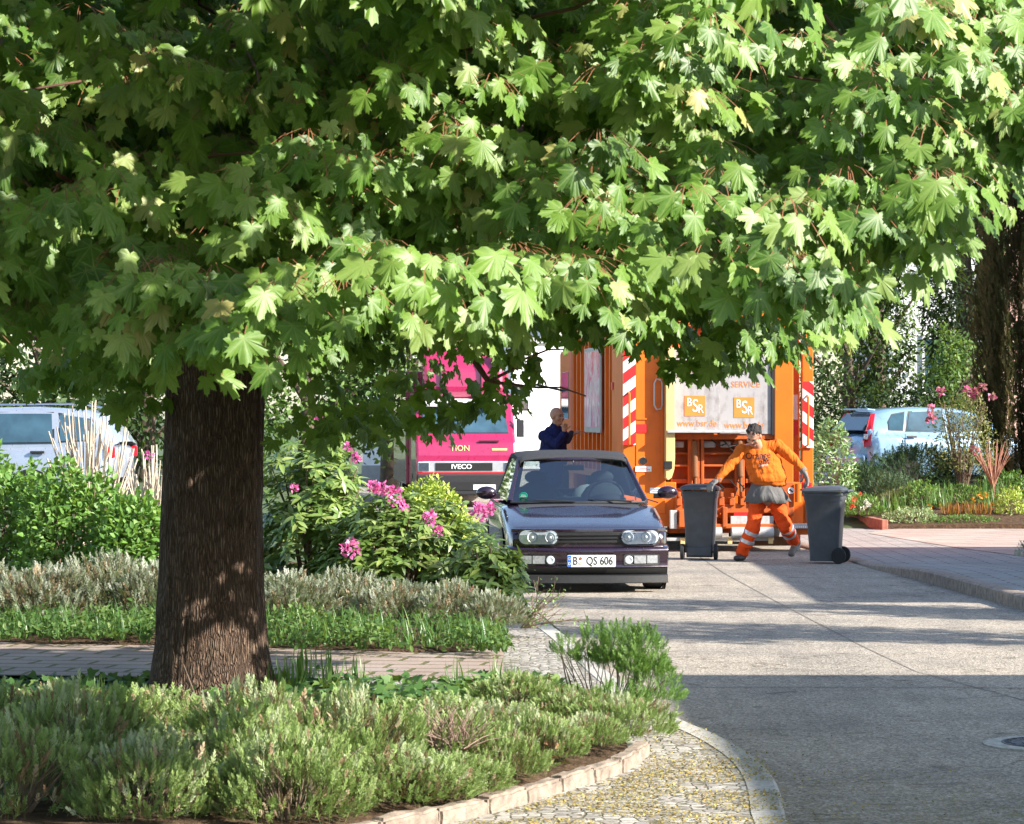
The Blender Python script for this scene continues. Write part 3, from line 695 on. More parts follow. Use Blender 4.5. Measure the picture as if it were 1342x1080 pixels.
# ivy over the bed
M_ivy = foliage("ivy_leaf", [(.02, .06, .02), (.05, .12, .03), (.12, .20, .05), (.20, .29, .09)], trans=.2, rough=.55, spec=.3)
tvI = np.array([(0, 0, 0), (-.32, .1, .02), (-.5, .38, .05), (-.24, .48, .0), (0, 1, -.06), (.24, .48, 0), (.5, .38, .05), (.32, .1, .02)], float); tfI = [(0, 7, 6, 5), (0, 5, 4), (0, 4, 3), (0, 3, 2, 1)]
r = rng(31); pts = []
while len(pts) < 5200:
    x, y = r.uniform(-3.6, .6), r.uniform(13.2, 19.05)
    inside = x < .55 - .08 * (y - 16) and y > 13.0 + max(0, (x + .8) * 1.5) 
    if not inside: continue
    if y < 17.0 and r.random() > .45: continue
    if x > -.1 and y < 16.2: continue
    pts.append((x, y, .12 + abs(r.normal(0, .035)) + .10 * max(0, noise.noise(Vector((x * 2, y * 2, 0))))))
pts = np.array(pts); n = len(pts)
o = scatter("ivy_cover", tvI, tfI, pts, np.stack([r.normal(0, 1, n), r.normal(-.6, .6, n), r.normal(-.1, .4, n)], 1), np.array([0, -.35, 1.]) + r.normal(0, .4, (n, 3)), r.uniform(.045, .085, n), np.clip(r.normal(.42, .2, n), 0, 1), M_ivy)
tag(o, "dark ivy leaves covering the soil round the maple trunk", "ground cover", kind='stuff')
# strap-leaved tufts
def blade_t(n=5, w=.06, bend=.5):
    tv = []
    for i in range(n + 1):
        t = i / n; ww = w * (1 - t ** 2.2) + .002; tv += [(-ww / 2, t * (1 - .25 * bend * t), -bend * t * t), (ww / 2, t * (1 - .25 * bend * t), -bend * t * t)]
    return np.array(tv, float), [(2 * i, 2 * i + 1, 2 * i + 3, 2 * i + 2) for i in range(n)]
M_blade = foliage("strap_leaf", [(.025, .07, .02), (.05, .13, .03), (.10, .20, .045), (.24, .33, .12)], trans=.3, rough=.4, spec=.5)
def tufts(name, spots, per, L, seed, mat=M_blade, label=None, cat="ground cover", w=.06, bend=.55):
    r = rng(seed); P_, T_, N_, S_, B_ = [], [], [], [], []
    for (x, y, z, s) in spots:
        for k in range(per):
            a = r.uniform(0, 6.28); o_ = np.array([math.cos(a), math.sin(a), 0]); P_.append([x + .03 * o_[0], y + .03 * o_[1], z]); lean = r.uniform(.3, 1.6)
            T_.append(o_ * lean + [0, 0, 1]); N_.append([0 - o_[0], -o_[1], .6]); S_.append(L * s * r.uniform(.6, 1.1)); B_.append(np.clip(r.normal(.5, .2), 0, 1))
    P_, T_, N_ = map(np.array, (P_, T_, N_)); tv, tf = blade_t(6, w, bend); tv[:, 2] *= 1
    o = scatter(name, tv, tf, P_, T_, -N_, np.array(S_), np.array(B_), mat); tag(o, label, cat, kind='stuff'); return o
r = rng(8); sp = []
for x in np.arange(-4.2, -.05, .028):
    y = 22.7 - (x + 2.5) * .36 + r.uniform(.0, 1.6)
    if x > -1.9: y = 22.4 - (x + 1.9) * .30 + r.uniform(.0, 1.6)
    sp.append((x, y, .10, r.uniform(.7, 1.15)))
tufts("border_tufts", sp, 13, .19, 3, bend=1.1, w=.075, label="green strap-leaved tufts along the back edge of the brick path")
tufts("garden_tufts", [(at(px, 0, D)[0], D, .14, s) for px, D, s in ((385, 18.6, 1), (400, 18.9, 1.1), (430, 18.7, 1), (360, 18.4, .8), (120, 17.8, .6), (470, 18.9, .8), (600, 18.6, .8), (660, 18.9, .8))], 16, .24, 4, label="long green strap leaves rising from the ivy right of the trunk", w=.075)
r = rng(77); n = 11000; xx = r.uniform(-4.3, .0, n); yy = np.where(xx < -1.9, 22.6 - (xx + 2.5) * .36, 22.3 - (xx + 1.9) * .30) + r.uniform(-.05, 2.0, n); nz = np.array([noise.noise(Vector((a * 2.2, b * 2.2, 5))) for a, b in zip(xx, yy)]); keep = (xx < .0 - .06 * (yy - 22)) & (nz > -.12); xx, yy = xx[keep], yy[keep]; n = len(xx)
M_shr0 = foliage('groundcover_leaf', [(.02, .05, .015), (.045, .10, .025), (.09, .165, .04), (.18, .25, .09)], trans=.3, rough=.6, spec=.2); tv, tf = leaf_t(.55, .2, .2); o = scatter("low_groundcover", tv, tf, np.stack([xx, yy, .13 + np.abs(r.normal(0, .05, n)) + .16 * np.clip(nz[keep], 0, 1)], 1), r.normal(0, 1, (n, 3)) + [0, -.4, .2], np.array([0, -.3, 1.]) + r.normal(0, .5, (n, 3)), r.uniform(.03, .06, n), np.clip(r.normal(.4, .24, n) + .5 * nz[keep], 0, 1), M_shr0)
tag(o, "low leafy ground cover between the brick path and the grey lavender", "ground cover", kind='stuff')
# grey lavender hedge row behind the path
protoB = [lavender_proto("grey_lavender", "x", "shrub", .46, .42, .37, 1300, .085, M_lavg, 41 + i, sprN=14, ln=.34, wd=.10, up=.6, tb=.52 + .06 * i, tv_=.22) for i in range(2)]
used = [False, False]
back = [(-25, 25.2, 1.0, "leftmost grey lavender behind the brick path, cut by the frame"), (60, 25.0, 1.0, "greyish lavender behind the left end of the brick path, below the leafy bush"), (140, 25.2, 1.02, "pinkish brown lavender between the brick path and the leafy bush"), (205, 25.0, .95, "grey lavender touching the left side of the maple trunk, behind the path"),
        (300, 25, .9, "grey lavender hidden mostly behind the maple trunk"), (385, 24.6, .95, "silvery lavender just right of the maple trunk, behind the path"), (450, 24.8, .80, "silver grey lavender under the rhododendron, second right of the trunk"), (520, 24.4, .80, "grey lavender under the middle of the rhododendron"), (590, 24.2, .72, "dark green low lavender below the rhododendron"), (645, 24.0, .62, "low lavender at the right end of the back bed beside the cobbles")]
for i, (px, D, s, lab) in enumerate(back):
    k = i % 2; o = protoB[k] if not used[k] else copy_tree(protoB[k]); used[k] = True
    o.location = ((px - 671) / F * D, D, .17); q = random.Random(i + 50); o.scale = (s * 1.05, s, s * q.uniform(.92, 1.15)); o.rotation_euler = (0, 0, q.uniform(0, 6))
    o["label"] = lab; o["group"] = "grey lavender behind the brick path"

# broad-leaved bushes
def bush(name, label, cat, loc, rx_, ry_, h, n, size, mat, seed, w=.5, tb=.5, tvv=.18, up=.2, rosette=0, inner=.45, low=-.15, stem=14, tilt=.5, sr=.008, fold=.15, droop=.15):
    root = empty(name, label, cat, loc); r = rng(seed); tv, tf = leaf_t(w, fold, droop)
    if rosette:
        p, nr = dome(r, n, rx_, ry_, h, inner, low); A = unit(nr * .6 + np.array([0, 0, .75]) + r.normal(0, .2, (n, 3)))
        e1 = unit(np.cross(A, [0.3, .9, .1])); e2 = np.cross(A, e1); P_, T_, N_, I_ = [], [], [], []
        for k in range(rosette):
            w_ = k * 2 * math.pi / rosette + r.uniform(-.25, .25, n); d = e1 * np.cos(w_)[:, None] + e2 * np.sin(w_)[:, None]
            P_.append(p + A * r.uniform(-.02, .02, (n, 1))); T_.append(d + A * r.uniform(-.25, .5, (n, 1))); N_.append(A + .0 * d); I_.append(np.clip(tb + r.normal(0, tvv, n), 0, 1))
        P_, T_, N_, I_ = map(np.concatenate, (P_, T_, N_, I_)); m = len(P_)
        scatter("foliage", tv, tf, P_, T_, N_, size * r.uniform(.7, 1.15, m), I_, mat, root)
    else:
        p, nr = dome(r, n, rx_, ry_, h, inner, low)
        T_ = nr * tilt + r.normal(0, .45, (n, 3)) + np.array([0, 0, up]); N_ = nr * .8 + np.array([0, 0, .7]) + r.normal(0, .35, (n, 3))
        scatter("foliage", tv, tf, p, T_, N_, size * r.uniform(.6, 1.2, n), np.clip(tb + r.normal(0, tvv, n), 0, 1), mat, root)
    if stem: stems(root, rx_ * .8, ry_ * .8, h, stem, sr, M_twig, seed)
    return root
M_hyd = foliage("hydrangea_leaf", [(.05, .12, .025), (.10, .21, .04), (.16, .30, .06), (.27, .38, .12)], trans=.3, rough=.5, spec=.4)
for i, (px, D, rx_, h, lab) in enumerate(((10, 28.6, .60, 1.22, "leafy light green bush at the left edge below the silver car window"), (95, 28.0, .58, 1.15, "leafy light green bush in the middle below the white pruned stems"), (175, 27.4, .50, .85, "leafy light green bush reaching the left side of the maple trunk"))):
    b = at(px, 600, D); bush("leafy_bush", lab, "bush", (b.x, D, .17), rx_, .55, h * 1.06, 4600, .075, M_hyd, 60 + i, w=.62, tb=.52, stem=20)["group"] = "leafy bushes on the left"
M_rho = foliage("rhododendron_leaf", [(.04, .10, .025), (.10, .18, .04), (.20, .28, .07), (.33, .38, .13)], trans=.2, rough=.33, spec=.6)
M_pink = foliage("pink_blossom", [(.60, .08, .28), (.75, .16, .42), (.85, .40, .62)], trans=.35, rough=.6, tcol=(.9, .2, .5))
def petals(root, p, rad, n, seed, mat=M_pink, size=.03, name="blossom", tb=.5):
    r = rng(seed); d = unit(r.normal(0, 1, (n, 3)) + np.array([0, -.3, .3])); tv, tf = leaf_t(.8, .1, .2)
    scatter(name, tv, tf, np.array(p)[None] + d * rad * r.uniform(.4, 1, (n, 1)), d + r.normal(0, .5, (n, 3)), r.normal(0, 1, (n, 3)), size * r.uniform(.7, 1.2, n), np.clip(r.normal(tb, .25, n), 0, 1), mat, root)
def rhodo(lab, px, D, rx_, h, n, seed, flowers, dz=.17, ry_=.7):
    loc = ((px - 671) / F * D, D, dz); root = bush("rhododendron", lab, "bush", loc, rx_, ry_, h, n, .125, M_rho, seed, w=.38, tb=.55, rosette=8, inner=.45, low=-.2, stem=22, sr=.014, droop=.2)
    for k, (fx, fy, s) in enumerate(flowers):
        p = at(fx, fy, D - ry_ * .9) - Vector(loc); petals(root, p, .070 * s, int(64 * s), seed + k, size=.036)
    root["group"] = "rhododendrons behind the path"; return root
rhodo("rhododendron with pink flower heads between the maple trunk and the parked convertible", 530, 26.6, .86, .98, 700, 70, [(518, 650, 1.1), (500, 640, .7), (459, 719, 1.2), (564, 679, .8), (628, 672, 1.2), (641, 668, .7), (616, 773, 1.2), (490, 638, .6), (575, 697, .5), (605, 820, .5), (528, 663, .5)])
rhodo("dense rhododendron just right of the maple trunk with few pink buds", 410, 27.4, .66, 1.50, 600, 90, [(466, 600, .5), (420, 547, .7), (456, 585, .4), (385, 640, .4)])
rhodo("low rhododendron skirt reaching out towards the convertible's bumper", 640, 25.9, .34, .62, 170, 95, [(614, 780, .8)], ry_=.4)
M_yel = foliage("yellow_green_leaf", [(.16, .24, .04), (.30, .40, .06), (.46, .54, .10), (.60, .62, .18)], trans=.3, rough=.5, spec=.4)
bush("golden_shrub", "rounded bright yellow-green shrub behind the rhododendron beside the convertible", "shrub", ((563 - 671) / F * 29.5, 29.5, .15), .52, .55, 1.02, 7000, .05, M_yel, 99, w=.6, tb=.55, inner=.75, stem=8)
# wispy twiggy shrub by the cobbles
ws = empty("wispy_shrub", "wispy open shrub with thin arching twigs hanging over the cobbled pavement", "shrub", ((700 - 671) / F * 24, 24.0, .1))
mb = MB(); q = random.Random(12); LP = []
for k in range(16):
    w = q.uniform(-1.2, 1.2); L = q.uniform(.25, .55); e = q.uniform(.25, 1.2); p = Vector((q.uniform(-.12, .0), 0, .03)); pts = [p]; d = Vector((math.cos(w) * math.cos(e), math.sin(w) * math.cos(e), math.sin(e)))
    for j in range(6): p = p + d * L / 6; d = (d + Vector((q.gauss(0, .15), q.gauss(0, .15), -.09))).normalized(); pts.append(p); LP.append(p + Vector((q.gauss(0, .015), 0, q.gauss(0, .015)))); LP.append(p + Vector((q.gauss(0, .03), 0, q.gauss(0, .03))))
    mb.tube(pts, [.005 - .0006 * j for j in range(7)], 4)
    for j in range(3): a = pts[q.randint(1, 5)]; mb.tube([a, a + Vector((q.uniform(-.05, .15), q.uniform(-.1, .1), q.uniform(.0, .12)))], [.003, .0012], 4)
mb.build("twigs", M_twig, ws); LP = np.array(LP); r = rng(3); tv, tf = leaf_t(.5); scatter("foliage", tv, tf, LP, r.normal(0, 1, LP.shape), r.normal(0, 1, LP.shape) + [0, 0, 1], r.uniform(.02, .035, len(LP)), r.uniform(.3, .9, len(LP)), M_ros, ws)
# pruned pale stems on the left
M_pale = simple("pale_bare_stem", (.50, .42, .33), .85, var=.25, scale=18)
for px, D, lab, n, sp_, hh, sd_ in ((120, 31.5, "pale bare pruned stems fanning up in front of the silver car", 46, .40, 1.58, 1), (196, 30.5, "shorter pale bare stems close to the left side of the maple trunk", 34, .24, 1.12, 2)):
    root = empty("pruned_shrub", lab, "shrub", ((px - 671) / F * D, D, .35)); mb = MB(); q = random.Random(sd_)
    for k in range(n):
        f = q.uniform(-1, 1); b = Vector((f * sp_ * .3, q.uniform(-.1, .1), 0)); hk = hh * q.uniform(.75, 1.05) * (1 - .25 * f * f)
        t = Vector((f * sp_ * 1.15 + q.uniform(-.05, .05), q.uniform(-.25, .25), hk)); m = b.lerp(t, .5) + Vector((q.uniform(-.05, .05), 0, 0)); mb.tube([b, m, t], [.014, .011, .008], 6)
        if q.random() < .7: a = b.lerp(t, q.uniform(.4, .7)); mb.tube([a, a + Vector((q.uniform(-.16, .16), q.uniform(-.1, .1), q.uniform(.2, .4)))], [.008, .006], 5)
    mb.build("stems", M_pale, root, smooth=True); root["group"] = "pruned bare shrubs"
petals(None, at(196, 597, 30), .05, 30, 5, name="red_flower"); o = bpy.data.objects["red_flower"]; tag(o, "small red flower beside the pale bare stems", "flower")
# fallen blossoms and litter on the pavement
M_litter = foliage("fallen_blossom", [(.20, .11, .04), (.36, .25, .07), (.48, .38, .10), (.30, .30, .10)], trans=.1, rough=.8)
r = rng(14); L_ = []
while len(L_) < 13000:
    x, y = r.uniform(-1.2, 2.4), r.uniform(12.2, 17.2) if r.random() < .85 else r.uniform(12.5, 15.5)
    if x < np.interp(y, [12.0, 13.2, 14.9, 15.4, 17], [-.9, -.1, .62, .68, .70]): continue
    if y > 15.4 and r.random() > .35: continue
    ex = np.interp(y, [p[1] for p in edge], [p[0] for p in edge]); z = .066
    if x > ex - .12: z = .012 if x > ex + .02 else .068
    if x > ex and r.random() > .10 * max(0, 1.5 - (x - ex)): continue
    if noise.noise(Vector((x * 3, y * 2, 3))) < -.28 + .1 * r.random(): continue
    L_.append((x, y, z + r.uniform(0, .006)))
L_ = np.array(L_); n = len(L_); tv = np.array([(-.5, -.4, 0), (.5, -.5, .1), (.4, .5, 0), (-.4, .4, .15)]); o = scatter("leaf_litter", tv, [(0, 1, 2, 3)], L_, r.normal(0, 1, (n, 3)) * [1, 1, .15], np.array([0, 0, 1.]) + r.normal(0, .3, (n, 3)), r.uniform(.004, .012, n), r.uniform(0, 1, n), M_litter)
tag(o, "yellow fallen maple blossoms scattered over the pavement corner", "litter", kind='stuff')
M_dry = foliage("dry_leaf", [(.12, .05, .025), (.25, .12, .06), (.40, .25, .13), (.5, .4, .25)], trans=.15, rough=.8)
r = rng(15); n = 900; P_ = []
while len(P_) < n:
    x, y = r.uniform(-1.6, .6), r.uniform(13, 17.4)
    if x > np.interp(y, [12.6, 13.4, 14.2, 15.2, 17.4], [-.7, -.25, .15, .52, .55]) or x < np.interp(y, [13, 17.4], [-1.6, -.6]): continue
    P_.append((x, y, .16 + r.uniform(0, .05)))
P_ = np.array(P_); tv, tf = leaf_t(.45, .3, .2); o = scatter("dry_leaves", tv, tf, P_, r.normal(0, 1, (n, 3)) * [1, 1, .3], np.array([0, 0, 1.]) + r.normal(0, .5, (n, 3)), r.uniform(.03, .07, n), r.uniform(0, 1, n), M_dry)
tag(o, "brown dry leaves lying on the soil by the stone edging", "litter", kind='stuff')
# ---------------------------------------------------------------- materials for vehicles
def paint(name, col, metal=.25, rough=.28, coat=1.0, flake=True):
    a = NT(name); co = a.coord()
    f = a.noise(co, 3, 5, .6); a.base(a.ramp(f, [(.3, tuple(x * .9 for x in col)), (.7, tuple(min(1, x * 1.1) for x in col))]))
    r = a.ramp(a.noise(co, 14, 5), [(.3, (rough * .8,) * 3), (.7, (rough * 1.3,) * 3)]); a.l(r, a.b.inputs["Roughness"])
    a.set(Metallic=metal, Coat_Weight=coat, Coat_Roughness=.05); return a.m
def glass_thin(name, tint=(.75, .85, .85), mixf=.28):
    a = NT(name); t = a.t; t.nodes.remove(a.b)
    tr = a.n("ShaderNodeBsdfTransparent"); tr.inputs[0].default_value = (*tint, 1); gl = a.n("ShaderNodeBsdfGlossy"); gl.inputs["Roughness"].default_value = .02
    lw = a.n("ShaderNodeFresnel"); lw.inputs[0].default_value = 1.5; f = a.math('ADD', a.math('MULTIPLY', lw.outputs[0], 1.6), mixf * .5)
    mx = a.n("ShaderNodeMixShader"); a.l(f, mx.inputs[0]); a.l(tr.outputs[0], mx.inputs[1]); a.l(gl.outputs[0], mx.inputs[2]); a.l(mx.outputs[0], a.o.inputs[0]); return a.m
M_plum = paint("plum_paint", (.017, .0055, .016), .3, .24)
M_silver = paint("silver_paint", (.34, .38, .45), .4, .3); M_ice = paint("pale_blue_paint", (.24, .40, .56), .2, .3); M_magenta = paint("magenta_paint", (.34, .014, .075), .1, .3)
M_blackp = simple("black_plastic", (.018, .018, .02), .5, var=.2, scale=30); M_rub = simple("tyre_rubber", (.022, .022, .023), .8, var=.3, scale=40, spec=.3)
M_soft = simple("soft_top_cloth", (.035, .036, .04), .85, var=.2, scale=50, spec=.2, bump=.3, bscale=300); M_int = simple("dark_interior", (.03, .032, .038), .8); M_seatl = simple("sunlit_seat_cloth", (.30, .31, .33), .9)
M_chrome = simple("chrome", (.75, .76, .78), .15, metal=1, var=.05); M_rim = simple("alloy_rim", (.5, .5, .52), .35, metal=.8, var=.1)
M_glass = glass_thin("window_glass"); M_dglass = simple("dark_window_glass", (.04, .085, .12), .06, spec=.6, var=.3, scale=3)
M_lampd = simple('clear_bumper_lens', (.30, .31, .32), .25, metal=.2, var=.25, scale=40)
M_lens = glass_thin("lamp_glass", (.95, .97, 1), .1); M_white = simple("white_plate", (.78, .78, .76), .4, var=.04); M_black = simple("black_print", (.01, .01, .01), .5); M_blue = simple("blue_print", (.02, .12, .55), .4)
M_red = simple("red_lamp", (.55, .01, .02), .12, spec=.8, var=.2, scale=14); M_refl = simple("lamp_reflector", (.62, .68, .74), .3, metal=.35, var=.15, scale=25)
def wheel(parent, x, y, r, w, out, mat=None):
    M = Matrix.Translation((x, y, r)) @ Matrix.Rotation(R(90) * out, 4, 'Y')
    t = MB().lathe([(r * .64, -w / 2), (r * .93, -w / 2), (r, -w * .36), (r, w * .36), (r * .93, w / 2), (r * .64, w / 2), (r * .62, 0)], 32, M).build("tyre", M_rub, parent, smooth=True)
    mb = MB().lathe([(.01, w * .30), (r * .16, w * .36), (r * .2, w * .2), (r * .2, 0), (.01, -.02)], 20, M).lathe([(r * .66, w * .42), (r * .60, w * .46), (r * .56, w * .1), (r * .56, -w * .3), (r * .66, -w * .3)], 32, M)
    for k in range(7):
        mb.box((r * .38, 0, w * .22), (r * .5, r * .14, w * .16), M=M @ Matrix.Rotation(2 * math.pi * k / 7, 4, 'Z'))
    mb.build("rim", mat or M_rim, t, smooth=True); return t
def skin_body(sts, front_clamp, rear_clamp, sweep, zs=(.20, .32, .45, .60), crown=.045, dark=None, nx=13, fsweep_len=.9, roof=None):
    """car body skin: stations (y, half width, top z) lofted; the ends fold down to the clamp heights"""
    rows = []
    def row(y, w, zt, clamp=None):
        pts = [(-w * .985, zs[0]), (-w, zs[1]), (-w, zs[2]), (-w * .998, zs[3]), (-w * .985, max(zs[3] + .01, zt - .10)), (-w * .955, zt - .052)]
        for i in range(nx): x = (-.9 + 1.8 * i / (nx - 1)) * w; pts.append((x, zt - crown * (x / w) ** 2))
        pts += [(-x, z) for x, z in pts[:6][::-1]]
        out = []
        for x, z in pts:
            k = max(0, 1 - (y - sts[0][0]) / fsweep_len); kr = max(0, 1 - (sts[-1][0] - y) / .7)
            out.append((x, y + (k - kr) * sweep * (abs(x) / w) ** 2.5, min(z, clamp) if clamp else z))
        return out
    y, w, z = sts[0]; rows.append(row(y - .005, w, z, front_clamp)); rows.append(row(y - .012, w, z, (front_clamp + z) / 2))
    for s in sts: rows.append(row(*s))
    y, w, z = sts[-1]; rows.append(row(y + .012, w, z, (rear_clamp + z) / 2)); rows.append(row(y + .005, w, z, rear_clamp))
    return rows

# ---------------------------------------------------------------- the dark plum convertible
golf = empty("convertible_car", "dark plum convertible with raised black soft top parked facing the camera", "car", ((773 - 671) / F * 31, 31, 0), R(4.0))
sts = [(.045, .775, .650), (.10, .80, .672), (.25, .822, .705), (.5, .838, .755), (.8, .845, .805), (1.1, .847, .855), (1.22, .848, .875), (1.30, .848, .885), (1.7, .848, .895), (2.4, .848, .90), (3.2, .845, .905), (3.7, .83, .90), (3.92, .80, .88), (4.0, .76, .85)]
rows = skin_body(sts, .40, .45, .13)
mb = MB()
for i in range(len(rows) - 1):
    n = len(rows[0])
    for k in range(n - 1):
        mb.cur = 1 if (7 <= i <= 13 and 6 < k < n - 8) else 0
        mb.add([rows[i][k], rows[i][k + 1], rows[i + 1][k + 1], rows[i + 1][k]], [(0, 1, 2, 3)])
mb.build("body", [M_plum, M_int], golf, smooth=True, angle=50)
def fy(x): return .033 + .13 * min(1, abs(x) / .80) ** 2.5
def sweepx(prof, x0, x1, n=16, M=None, yo=0):
    mb = MB(); mb.grid([[(x0 + (x1 - x0) * i / n, fy(x0 + (x1 - x0) * i / n) + dy + yo, z) for dy, z in prof] for i in range(n + 1)]); return mb
bump_p = [(.12, .475), (.0, .470), (-.045, .455), (-.06, .43), (-.058, .40), (-.045, .39), (-.045, .275), (-.05, .262), (.06, .258)]
mb = MB()
for a, b in ((-.81, .81),):
    n = 24; rws = []
    for i in range(n + 1):
        x = a + (b - a) * i / n; rws.append([(x, fy(x) + dy, z) for dy, z in bump_p])
    for side in (0, -1):      # wrap round the corner to the wheel arch
        r0 = rws[side]; s_ = -1 if side == 0 else 1; ext = [[(x + s_ * .030 * min(1, t * 2), y + .12 * t * 3, z) for x, y, z in r0] for t in (.5, 1.0)]
        rws = (ext[::-1] + rws) if side == 0 else (rws + ext)
    mb.grid(rws)
mb.build("bumper", M_plum, golf, smooth=True, angle=60)
sweepx([(-.035, .262), (-.02, .20), (.02, .17)], -.80, .80).build("valance", M_black, golf, smooth=True)
sweepx([(-.03, .185), (-.075, .175), (-.08, .105), (-.03, .095), (.1, .095)], -.81, .81, 20).build("lip_spoiler", M_blackp, golf, smooth=True)
sweepx([(.05, .16), (.05, .262)], -.78, .78).build("air_intake", M_black, golf)
mb = sweepx([(-.012, .505), (-.016, .512), (-.016, .612), (-.012, .62)], -.345, .345, 12)
gr = mb.build("grille", M_black, golf)
mb = MB()
for z in (.545, .580):
    b = sweepx([(-.018, z), (-.032, z + .006), (-.018, z + .012)], -.335, .335, 12); mb.add(b.v, b.f)
mb.build("slat", M_blackp, gr)
b = sweepx([(-.014, .617), (-.02, .622), (-.018, .648), (0, .652)], -.79, .79, 20).build("bonnet_edge", M_plum, golf, smooth=True)
def panelx(mb, pts, yo, th=.012):
    """polygon in x-z pressed on the curved nose"""
    n = len(pts); mb.add([(x, fy(x) + yo, z) for x, z in pts] + [(x, fy(x) + yo + th, z) for x, z in pts], [tuple(range(n))] + [(k, k + n, (k + 1) % n + n, (k + 1) % n) for k in range(n)])
def rrect(x0, x1, z0, z1, rl, rr_, n=6):
    p = []
    for cx, cz, r_, a0 in ((x1 - rr_, z1 - rr_, rr_, 0), (x0 + rl, z1 - rl, rl, 90), (x0 + rl, z0 + rl, rl, 180), (x1 - rr_, z0 + rr_, rr_, 270)):
        p += [(cx + r_ * math.cos(R(a0 + 90 * k / n)), cz + r_ * math.sin(R(a0 + 90 * k / n))) for k in range(n + 1)]
    return p
for s in (-1, 1):
    def X(a, b): return (min(a * s, b * s), max(a * s, b * s))
    x0, x1 = X(.325, .715); rl, rr_ = (.045, .07) if s < 0 else (.07, .045)
    hp = rrect(x0, x1, .494, .634, rr_ if s < 0 else .07, .07 if s < 0 else .07)
    mb = MB(); panelx(mb, rrect(x0 - .012, x1 + .012, .484, .645, .07, .07), -.020, .03); h = mb.build("headlight", M_blackp, golf)
    mb = MB(); panelx(mb, hp, -.023, .01); mb.build("reflector", M_refl, h)
    for cx, rr2 in ((.58, .052), (.40, .050)):
        M = Matrix.Translation((cx * s, fy(cx) - .03, .565)) @ Matrix.Rotation(R(90), 4, 'X')
        MB().lathe([(.012, -.02), (rr2 * .55, -.012), (rr2 * .9, .004), (rr2, .008), (rr2 * 1.06, .0)], 24, M).build("lamp_bowl", M_refl, h, smooth=True)
        MB().ball((cx * s, fy(cx) - .04, .565), (.016, .02, .016), 10).build("bulb", M_refl, h, smooth=True)
    mb = MB(); panelx(mb, hp, -.046, .004); mb.build("lens", M_lens, h)
    x0, x1 = X(.345, .72); mb = MB(); panelx(mb, rrect(x0, x1, .282, .392, .02, .02), -.055, .012); f = mb.build("bumper_lamp", M_blackp, golf)
    for a, b in ((.455, .58), (.59, .70)):
        u, v = X(a, b); mb = MB(); panelx(mb, rrect(u, v, .298, .378, .006, .006), -.058, .01); mb.build("lens", M_lampd, f)
    M = Matrix.Translation((.40 * s, fy(.4) - .060, .337)) @ Matrix.Rotation(R(90), 4, 'X')
    MB().lathe([(.008, -.006), (.022, 0), (.030, .004), (.036, .0), (.042, 0), (.042, -.01)], 20, M).build("fog_lamp", M_refl, f, smooth=True)
    # door mirror on its foot
    mb = MB().ball((.965 * s, 1.42, .985), (.11, .06, .070), 16).box((.865 * s, 1.46, .945), (.09, .05, .05)); mi = mb.build("door_mirror", M_plum, golf, smooth=True)
    MB().box((.965 * s, 1.478, .985), (.15, .01, .09)).build("mirror_glass", M_chrome, mi)
    wheel(golf, .735 * s, .80, .292, .19, s); wheel(golf, .735 * s, 3.26, .292, .19, s)
    for yy in (.80, 3.26):
        MB().lathe([(.01, 0), (.335, 0), (.335, -.004), (.01, -.004)], 28, Matrix.Translation((.851 * s, yy, .31)) @ Matrix.Rotation(R(90) * s, 4, 'Y')).build("wheel_arch_shade", M_black, golf)  # black disc on the flank paints the shade of the wheel well
    # side glass, door handle, seam
    sg = MB(); q = [(1.42, .90, .745), (2.02, 1.315, .585), (2.75, 1.345, .60), (2.85, .905, .765)]; sg.add([((x) * s, y, z) for y, z, x in q] + [((x - .006) * s, y, z) for y, z, x in q], [(0, 1, 2, 3), (7, 6, 5, 4), (0, 4, 5, 1), (1, 5, 6, 2), (2, 6, 7, 3), (3, 7, 4, 0)]); sg.build("side_window", M_glass, golf)
    MB().tube([(.850 * s, 1.3, .88), (.853 * s, 2.9, .893)], .008, 5).build("waist_trim", M_blackp, golf)
    MB().box((.858 * s, 2.35, .80), (.02, .18, .03)).build("door_handle", M_blackp, golf, bevel=.006)
    # cloth quarter panel behind the door glass
    mb = MB(); a = [(2.85, .905, .765), (2.75, 1.35, .602), (3.15, 1.33, .59), (3.48, .91, .73)]; mb.add([(x * s, y, z) for y, z, x in a] + [((x - .02) * s, y, z) for y, z, x in a], [(0, 1, 2, 3), (7, 6, 5, 4), (0, 4, 5, 1), (1, 5, 6, 2), (2, 6, 7, 3), (3, 7, 4, 0)]); mb.build("quarter_cloth", M_soft, golf)
# windscreen, pillars, header
ws_rows = []
for i in range(9):
    t = i / 8; hw = .715 + (.565 - .715) * t; ws_rows.append([(hw * u, 1.24 + .66 * t + .11 * abs(u) ** 2, .885 + .445 * t) for u in np.linspace(-1, 1, 13)])
mb = MB(); mb.grid(ws_rows); mb.build("windscreen", M_glass, golf, smooth=True)
mb = MB(); 
for s in (-1, 1): mb.tube([(s * (.725 + (.575 - .725) * t), 1.24 + .66 * t + .115, .88 + .45 * t + .004) for t in (0, .25, .5, .75, 1)], [.034, .027, .024, .024, .026], 8)
mb.tube([ws_rows[-1][k] for k in range(13)], .022, 8); mb.build("windscreen_frame", M_plum, golf, smooth=True)
mb = MB(); mb.tube([(ws_rows[0][k][0], ws_rows[0][k][1] - .01, ws_rows[0][k][2] - .002) for k in range(13)], .014, 6); mb.build("scuttle", M_blackp, golf, smooth=True)
